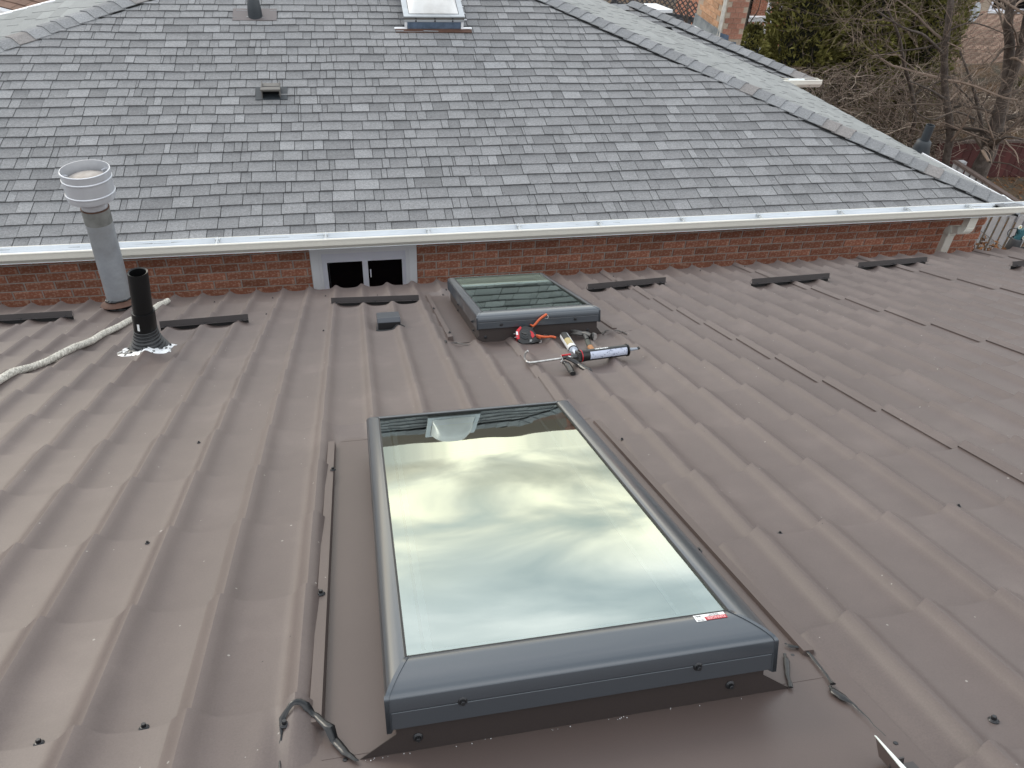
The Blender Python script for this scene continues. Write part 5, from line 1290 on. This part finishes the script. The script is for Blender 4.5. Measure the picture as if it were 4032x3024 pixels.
# leaf litter on the ground there
r2 = random.Random(5); m = MB()
for _ in range(7000):
    x, y = r2.uniform(7, 15), r2.uniform(7, 14); z = GZ+r2.random()*.03; a = r2.uniform(0, 6.28); s_ = r2.uniform(.03, .07)
    m.add([(x, y, z), (x+s_*math.cos(a), y+s_*math.sin(a), z+r2.uniform(0, .03)), (x+s_*math.cos(a+1.2)*.8, y+s_*math.sin(a+1.2)*.8, z+r2.uniform(0, .03))], [(0, 1, 2)], None, r2.random())
tag(link('fallen_leaves', m.mesh('fallen_leaves'), M_['leaf_lit']), 'brown fallen leaves covering the garden ground behind the roof', 'leaves', kind='stuff')

# far brick house on the right -----------------------------------------------------
YH = 17.0; HX0, HX1 = atY(3640, 100, YH).x, 19.5
fh, TFH = thing_mb('brick_house', 'mottled tan brick house wall seen through bare branches at the top right', 'house', (HX0+2, YH+2, GZ))
m = MB(); m.box((HX0, YH+.006, GZ), (HX1, YH+4, -1.6)); link('wall', m.mesh('wall'), M_['palemortar'], fh, TFH)
FB = []
for i in range(3):
    m = MB(); m.box((0, .0, 0), (.232, .02, .074)); me = m.mesh('brick'); me.materials.append(M_['housebrick']); FB.append(me)
c_ = 0; rr = MB(); rf_ = random.Random(8)
for r in range(44):
    z = -2.9-.085*r; x = HX0+(.12 if r % 2 else 0)
    while x < HX1-.24:
        inwin = 14.6 < x+.1 < 16.9 and z > -4.05
        if not inwin:
            if z > -5.4 and z < -3.5 and x < 16.6 and c_ < 298: link('brick', rf_.choice(FB), None, fh, TFH @ Matrix.Translation((x, YH-.003+rf_.uniform(-.003, .003), z))); c_ += 1
            else: rr.box((x, YH-.002, z), (x+.232, YH+.02, z+.074))
        x += .244
tag(link('brick_rows', rr.mesh('brick_rows'), M_['housebrick'], fh, TFH), kind='stuff')
wz = atY(3940, 42, YH).z; wx = atY(3895, 30, YH).x
m = MB(); m.box((wx, YH-.03, wz-.05), (wx+1.2, YH+.02, wz+.0)); link('window_sill', m.mesh('window_sill'), M_['white'], fh, TFH)
m = MB(); m.box((wx, YH-.012, wz), (wx+1.2, YH+.0, wz+.9)); wo_ = link('window', m.mesh('window'), M_['vinyl'], fh, TFH)
m = MB(); m.box((wx+.06, YH-.02, wz+.05), (wx+1.14, YH-.014, wz+.85)); link('pane', m.mesh('pane'), M_['winglass'], wo_)
P = atY(3832, 50, YH-.35); sdh = empty('satellite_dish', Matrix.Translation(P) @ Matrix.Rotation(.5, 4, 'Y') @ Matrix.Rotation(math.radians(70), 4, 'X'), 'grey satellite dish on the far brick wall', 'satellite dish')
m = MB(); m.lathe([(.0001, .0), (.08, .008), (.15, .03), (.155, .032), (.15, .036), (.0001, .006)], 24, Matrix.Scale(1.5, 4, (0, 1, 0))); link('dish', m.mesh('dish', True), M_['galv'], sdh); m = MB(); m.tube([(0, -.2, .03), (0, -.05, .28)], .01, 6); m.tube([(0, 0, -.01), (0, 0, -.3)], .02, 6); link('arm', m.mesh('arm'), M_['zinc'], sdh)
# leaning board and orange post
P = atY(3840, 330, 15.0); lp = empty('orange_post', Matrix.Translation((P.x, P.y, GZ)), 'leaning orange brown wooden post in the garden', 'post')
b0 = atY(3838, 400, 14.6)-Vector((P.x, P.y, GZ)); b1 = atY(3868, 300, 15.0)-Vector((P.x, P.y, GZ)); m = MB(); m.tube([b0+(b0-b1)*1.5, b1], .05, 6); link('pole', m.mesh('pole'), M_['wood'], lp)
# porch house behind the small cedar
p_ = atY(2900, 180, 16.5); ph, TPH = thing_mb('porch_house', 'red brick house with a white railed porch between chimney and cedars', 'house', (p_.x+1, 18, GZ))
def AP(u, v, y=16.5): return atY(u, v, y)
m = MB(); a = AP(2890, 60); m.box((a.x-.3, 17.6, GZ), (a.x+4, 19, -.8)); link('wall', m.mesh('wall'), M_['brick'], ph, TPH)
m = MB(); a, b = AP(3045, 60), AP(3075, 60); m.box((a.x, 16.5, GZ), (b.x, 16.8, -1)); link('brick_pier', m.mesh('brick_pier'), M_['brick'], ph, TPH)
for (u0, u1, v0, v1) in ((3027, 3040, 0, 56), (3078, 3095, 0, 60)):
    m = MB(); a, b = AP(u0, v0), AP(u1, v0); m.box((a.x, 16.45, AP(u0, v1).z), (b.x, 16.5, -1.2)); link('window_trim', m.mesh('window_trim'), M_['white'], ph, TPH)
a, b = AP(2905, 60), AP(3045, 68); zt_ = AP(2960, 58).z
m = MB(); m.box((a.x, 16.3, zt_-.09), (b.x+.1, 16.42, zt_)); link('top_rail', m.mesh('top_rail'), M_['white'], ph, TPH)
m = MB(); m.box((0, 0, 0), (.045, .045, .62)); bal = m.mesh('baluster'); bal.materials.append(M_['white']); x = a.x
while x < b.x: link('baluster', bal, None, ph, TPH @ Matrix.Translation((x, 16.34, zt_-.71))); x += .12
m = MB(); m.box((a.x-.1, 16.25, zt_-.9), (b.x+.1, 17.6, zt_-.72)); link('porch_floor', m.mesh('porch_floor'), M_['deck'], ph, TPH)
m = MB(); m.box((a.x+.2, 17.55, zt_-.6), (b.x+.0, 17.59, -1.5)); link('dark_window', m.mesh('dark_window'), M_['winglass'], ph, TPH)
m = MB(); m.box((a.x+.1, 15.6, GZ), (b.x+.5, 16.2, zt_-.95)); gr = link('grey_skirt', m.mesh('grey_skirt'), M_['greyfence'], ph, TPH)

# cedars ---------------------------------------------------------------------------
def cedar(name, label, x, y, h, r, seed, n=5200, group=None, leaf=.085):
    r2 = random.Random(seed); t = empty(name, Matrix.Translation((x, y, GZ)), label, 'cedar tree', group)
    m = MB(); m.tube([(0, 0, 0), (0, 0, h*.9)], [.12, .02], 7); link('trunk', m.mesh('trunk'), M_['bark'], t)
    def R(zf, a):
        base = r*min(1, (1-zf)*2.2+.05)**.8*(.80+.2*min(1, zf*5))
        return base*(1+.30*mnoise.noise(Vector((math.cos(a)*1.6+seed, math.sin(a)*1.6, zf*h*1.1)))+.16*mnoise.noise(Vector((math.cos(a)*4+seed, math.sin(a)*4, zf*h*3.2))))
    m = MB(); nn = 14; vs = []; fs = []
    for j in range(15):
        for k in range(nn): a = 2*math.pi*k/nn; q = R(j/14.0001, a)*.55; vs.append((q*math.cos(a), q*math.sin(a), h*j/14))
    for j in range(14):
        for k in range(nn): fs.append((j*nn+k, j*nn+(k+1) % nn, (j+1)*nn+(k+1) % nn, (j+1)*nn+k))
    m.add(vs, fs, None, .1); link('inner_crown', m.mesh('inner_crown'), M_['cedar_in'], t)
    m = MB()
    for _ in range(n):
        zf = r2.random()**.9*.99+.005; a = r2.uniform(0, 6.283); q = R(zf, a)*r2.uniform(.66, 1.08); p = Vector((q*math.cos(a), q*math.sin(a), zf*h))
        out = Vector((math.cos(a), math.sin(a), r2.uniform(.5, 1.6))).normalized(); sd_ = Vector((-math.sin(a), math.cos(a), 0)); clump = mnoise.noise(Vector((p.x*3+seed, p.y*3, p.z*3)))
        tone = min(1, max(0, .42+.55*clump+r2.uniform(-.2, .25)))
        for _k in range(3):
            dd = (out+Vector((r2.gauss(0, .45), r2.gauss(0, .45), r2.gauss(0, .35)))).normalized()*leaf*r2.uniform(.6, 1.5); ss = (dd.cross(Vector((r2.gauss(0, 1), r2.gauss(0, 1), r2.gauss(0, 1))))).normalized()*leaf*r2.uniform(.10, .24)
            m.add([p, p+dd*.5+ss, p+dd, p+dd*.5-ss], [(0, 1, 2, 3)], None, min(1, max(0, tone+r2.uniform(-.1, .1))))
    link('foliage', m.mesh('foliage'), M_['cedar'], t); return t
lab = ['leftmost tall cedar of the dark hedge, beside the porch house', 'second tall cedar from the left in the dark hedge', 'middle cedar of the hedge above the bare brambles', 'fourth cedar of the hedge, partly veiled by bare twigs', 'rightmost cedar of the hedge, next to the mottled brick house']
for i, u in enumerate((3130, 3245, 3365, 3480, 3590)):
    p = atY(u, 250, 13.2+.25*(i % 2)); cedar('cedar_tree', lab[i], p.x, p.y, 5.6+.3*math.sin(i*2), .62, 20+i, 9000, 'cedars in the hedge', .10)
p = atY(2975, 105, 12.6); cedar('cedar_tree', 'small dark cone shaped cedar in front of the porch house', p.x, p.y, p.z-GZ+.02, .50, 40, 2600, None, .07)
p = atY(4060, 500, 13.5); cedar('cedar_tree', 'dark green cedar behind the big bare tree at the right picture edge', p.x, p.y, 1.9, .55, 44, 2600, None, .08)

# bare trees --------------------------------------------------------------------------
def branch(m, p, d, r, L_, depth, r2, tw, droop=.0, tone=None, maxd=5):
    n = 5; pts = [p]; q = Vector(p); dd = Vector(d)
    for i in range(n):
        dd = (dd+Vector((r2.gauss(0, .13), r2.gauss(0, .13), r2.gauss(0, .10)-droop))).normalized(); q = q+dd*L_/n; pts.append(q.copy())
    m.tube(pts, [r*(1-.62*i/n) for i in range(n+1)], 5 if r > .01 else 3, False, None, 1, tone if tone is not None else r2.random())
    if depth >= maxd or L_ < .10: return
    k = r2.choice([2, 3]) if depth < 2 else r2.choice([1, 2, 3])
    for j in range(k):
        f = r2.uniform(.35, 1.0) if j else 1.0; i = min(n, max(1, int(f*n))); base = pts[i]
        axis = Vector((r2.gauss(0, 1), r2.gauss(0, 1), r2.gauss(0, .6))).normalized(); nd = (dd+axis*r2.uniform(.45, .95)+Vector((0, 0, .12))).normalized()
        branch(m, base, nd, max(.0022, r*(1-.62*f)*r2.uniform(.55, .85)), L_*r2.uniform(.55, .82), depth+1, r2, tw, droop, None, maxd)
def bare_tree(name, label, limbs, seed, base):
    t = empty(name, Matrix.Translation(base), label, 'tree', None); T = Matrix.Translation(-Vector(base)); r2 = random.Random(seed)
    m = MB(); tw = MB()
    for li, (pts, r0, r1, nb) in enumerate(limbs):
        P = catmull([tuple(p) for p in pts], 5); rr_ = [r0+(r1-r0)*i/(len(P)-1) for i in range(len(P))]
        m.tube([Vector(p)+Vector((.012*mnoise.noise(Vector((i*.4, li, 0))), 0, 0)) for i, p in enumerate(P)], rr_, 9, True)
        for _ in range(nb):
            i = r2.randrange(len(P)//5, len(P)); p = Vector(P[i]); ax = Vector((r2.gauss(0, 1), r2.gauss(0, .7), r2.uniform(-.1, .9))).normalized()
            branch(tw, p, ax, rr_[i]*r2.uniform(.26, .46), r2.uniform(.5, 1.15), 0, r2, None, .01, None, 4)
    link('trunk', m.mesh('trunk', True, 80), M_['bark'], t, T); link('branches', tw.mesh('branches'), M_['twig'], t, T); return t
Y1 = 10.2
A = lambda u, v, y: atY(u, v, y)
b1 = A(3745, 700, Y1); b1.z = GZ
bare_tree('bare_tree', 'slender bare tree with a straight upright trunk in front of the brambles', [
    ([b1, A(3738, 560, Y1), A(3722, 380, Y1+.05), A(3718, 220, Y1), A(3735, 80, Y1-.05), A(3752, -80, Y1)], .062, .040, 15),
    ([A(3716, 215, Y1), A(3640, 140, Y1-.3), A(3560, 110, Y1-.5), A(3450, 40, Y1-.6)], .022, .008, 4),
    ([A(3722, 390, Y1), A(3655, 350, Y1-.3), A(3580, 318, Y1-.5)], .020, .006, 4),
    ([A(3730, 300, Y1), A(3800, 370, Y1+.2), A(3870, 450, Y1+.4)], .016, .006, 3),
    ([A(3728, 125, Y1), A(3830, 90, Y1-.2), A(3960, 135, Y1-.4)], .016, .005, 5)], 51, b1)
Y2 = 9.9; b2 = A(3838, 760, Y2); b2.z = GZ
bare_tree('bare_tree', 'thick bare tree forking into several heavy limbs at the right picture edge', [
    ([b2, A(3850, 690, Y2), A(3895, 590, Y2), A(3935, 450, Y2), A(3960, 350, Y2)], .145, .085, 8),
    ([A(3960, 355, Y2), A(3975, 200, Y2+.1), A(3970, 80, Y2), A(4000, -60, Y2)], .080, .050, 12),
    ([A(3955, 370, Y2), A(4010, 230, Y2-.1), A(4045, 60, Y2-.2), A(4060, -80, Y2-.3)], .065, .045, 9),
    ([A(3880, 620, Y2), A(3860, 470, Y2+.3), A(3830, 340, Y2+.5), A(3780, 200, Y2+.7)], .036, .014, 8),
    ([A(3900, 580, Y2), A(3970, 510, Y2-.3), A(4060, 450, Y2-.5)], .045, .02, 7),
    ([A(3895, 600, Y2), A(3960, 540, Y2-.4), A(4060, 560, Y2-.7)], .028, .01, 6),
    ([A(3840, 470, Y2+.2), A(3760, 440, Y2), A(3660, 470, Y2-.2), A(3560, 400, Y2-.2)], .016, .005, 5)], 57, b2)
b3 = A(3560, 620, 11.3); b3.z = GZ
bare_tree('bare_tree', 'thin grey bare tree leaning left through the cedar hedge', [([b3, A(3600, 480, 11.3), A(3560, 250, 11.2), A(3535, 130, 11.1), A(3490, 30, 11.0)], .042, .014, 12)], 61, b3)
b4 = A(2700, 150, 13.5); b4.z = GZ
bare_tree('bare_tree', 'small bare sapling in front of the lattice fence', [([b4, A(2700, 110, 13.5), A(2705, 40, 13.5), A(2725, -30, 13.5)], .022, .010, 5), ([A(2700, 90, 13.5), A(2672, 20, 13.5), A(2650, -40, 13.5)], .012, .006, 3)], 63, b4)
b5 = A(2935, 200, 14.0); b5.z = GZ
bare_tree('bare_tree', 'thin dark bare tree in front of the porch railing', [([b5, A(2930, 130, 14), A(2945, 60, 14), A(2958, -20, 14)], .040, .022, 5), ([A(2935, 110, 14), A(2980, 50, 14), A(3000, -20, 14)], .012, .007, 4)], 65, b5)
# brambles -----------------------------------------------------------------------------
r2 = random.Random(77); m = MB(); m2 = MB()
def lim(u): return 285+(0 if u > 3150 else (3150-u)*.25)
for i in range(5200):
    u = r2.uniform(2960, 4100); y = r2.uniform(10.4, 12.9); v = r2.uniform(230, 660) if u < 3720 else r2.uniform(380, 640)
    if v < 560-(y-10.4)*130: y = 10.4+(600-v)/130*.6+r2.uniform(0, .7)
    if u > 3740 and v > 500: continue
    p = atY(u, v, y)
    if p.z < GZ: p.z = GZ+r2.random()*.4
    pts = [p]; d = Vector((r2.gauss(0, .7), r2.gauss(0, .5), r2.uniform(-.2, 1.2))).normalized(); q = p.copy(); L_ = r2.uniform(.25, .8)
    for k in range(5):
        d = (d+Vector((r2.gauss(0, .28), r2.gauss(0, .28), r2.gauss(-.05, .22)))).normalized(); q = q+d*L_/5; pts.append(q.copy())
    if max(a.z for a in pts) > atY(u, lim(u)-30, y).z: continue
    r0 = r2.choice([.003, .004, .005, .007]); (m if r2.random() < .75 else m2).tube(pts, [r0*(1-.5*k/5) for k in range(6)], 3, False, None, 1, r2.random())
tag(link('bramble_thicket', m.mesh('bramble_thicket'), M_['twig']), 'tangled mass of brown bare bramble stems below the cedar hedge', 'brambles', kind='stuff')
tag(link('pale_bramble_stems', m2.mesh('pale_bramble_stems'), M_['twig_pale']), 'paler dry stems mixed through the bramble mass', 'brambles', kind='stuff')
# earth bank below the brambles so that the thicket reads dense
m = MB(); nx, ny = 40, 14
for j in range(ny+1):
    for i in range(nx+1):
        x = 5.9+(15.5-5.9)*i/nx; y = 12.4+(15.0-12.4)*j/ny; m.v.append((x, y, GZ+.02+1.1*sstep(12.4, 14.0, y)*(1+.4*mnoise.noise(Vector((x*.8, y, 0)))))); m.t.append(.5)
for j in range(ny):
    for i in range(nx): q = j*(nx+1)+i; m.f.append((q, q+1, q+nx+2, q+nx+1))
tag(link('earth_bank', m.mesh('earth_bank', True), M_['ground']), kind='structure')
# deck steps ------------------------------------------------------------------------------
s0 = atZ(3690, 520, -5.3); stp = empty('garden_steps', Matrix.Translation((s0.x, s0.y, GZ)), 'pale wooden garden steps with thin dark balusters behind the slender tree', 'steps')
for k in range(4):
    m = MB(); m.box((-.3, .3*k, .12+.16*k), (.5, .3*k+.27, .16+.16*k)); link('tread', m.mesh('tread'), M_['deck'], stp)
for k in range(9):
    m = MB(); m.tube([(.52, .13*k, .2+.07*k), (.52, .13*k, .85+.07*k)], .011, 6); link('baluster', m.mesh('baluster'), M_['zinc'], stp)
m = MB(); m.tube([(.52, -.05, .84), (.52, 1.15, 1.46)], .026, 6); link('handrail', m.mesh('handrail'), M_['deck'], stp)

# houses and trees beyond, seen only mirrored in the near skylight --------------------------
for i, (x, y, w_, h_, lab_) in enumerate(((-8, 38, 13, 2.6, 'distant brown roofed house beyond the ridge, on the left'), (8, 40, 12, 2.7, 'distant brown roofed house beyond the ridge, in the middle'), (23, 37, 12, 2.6, 'distant brown roofed house beyond the ridge, on the right'))):
    t, T = thing_mb('distant_house', lab_, 'house', (x, y, GZ)); 
    m = MB(); m.box((x-w_/2, y-4, GZ), (x+w_/2, y+4, GZ+1.5)); link('wall', m.mesh('wall'), M_['brick'], t, T)
    m = MB(); m.add([(x-w_/2-.4, y-4.5, GZ+1.45), (x+w_/2+.4, y-4.5, GZ+1.45), (x+w_/2+.4, y+4.5, GZ+1.45), (x-w_/2-.4, y+4.5, GZ+1.45), (x-w_/4, y, GZ+h_), (x+w_/4, y, GZ+h_)], [(0, 1, 5, 4), (1, 2, 5), (2, 3, 4, 5), (3, 0, 4)]); rf2 = link('roof', m.mesh('roof'), M_['brownroof'], t, T)
    m = MB(); m.box((x+w_/5, y-.5, GZ+h_-1.4), (x+w_/5+.9, y+.4, GZ+h_+.45)); m.box((x+w_/5-.1, y-.6, GZ+h_+.45), (x+w_/5+1.0, y+.5, GZ+h_+.6)); link('chimney', m.mesh('chimney'), M_['pinkbrick'], rf2)
    m = MB(); m.box((x-2, y-4.03, GZ+.4), (x-.4, y-4.005, GZ+1.3)); link('window', m.mesh('window'), M_['winglass'], t, T)
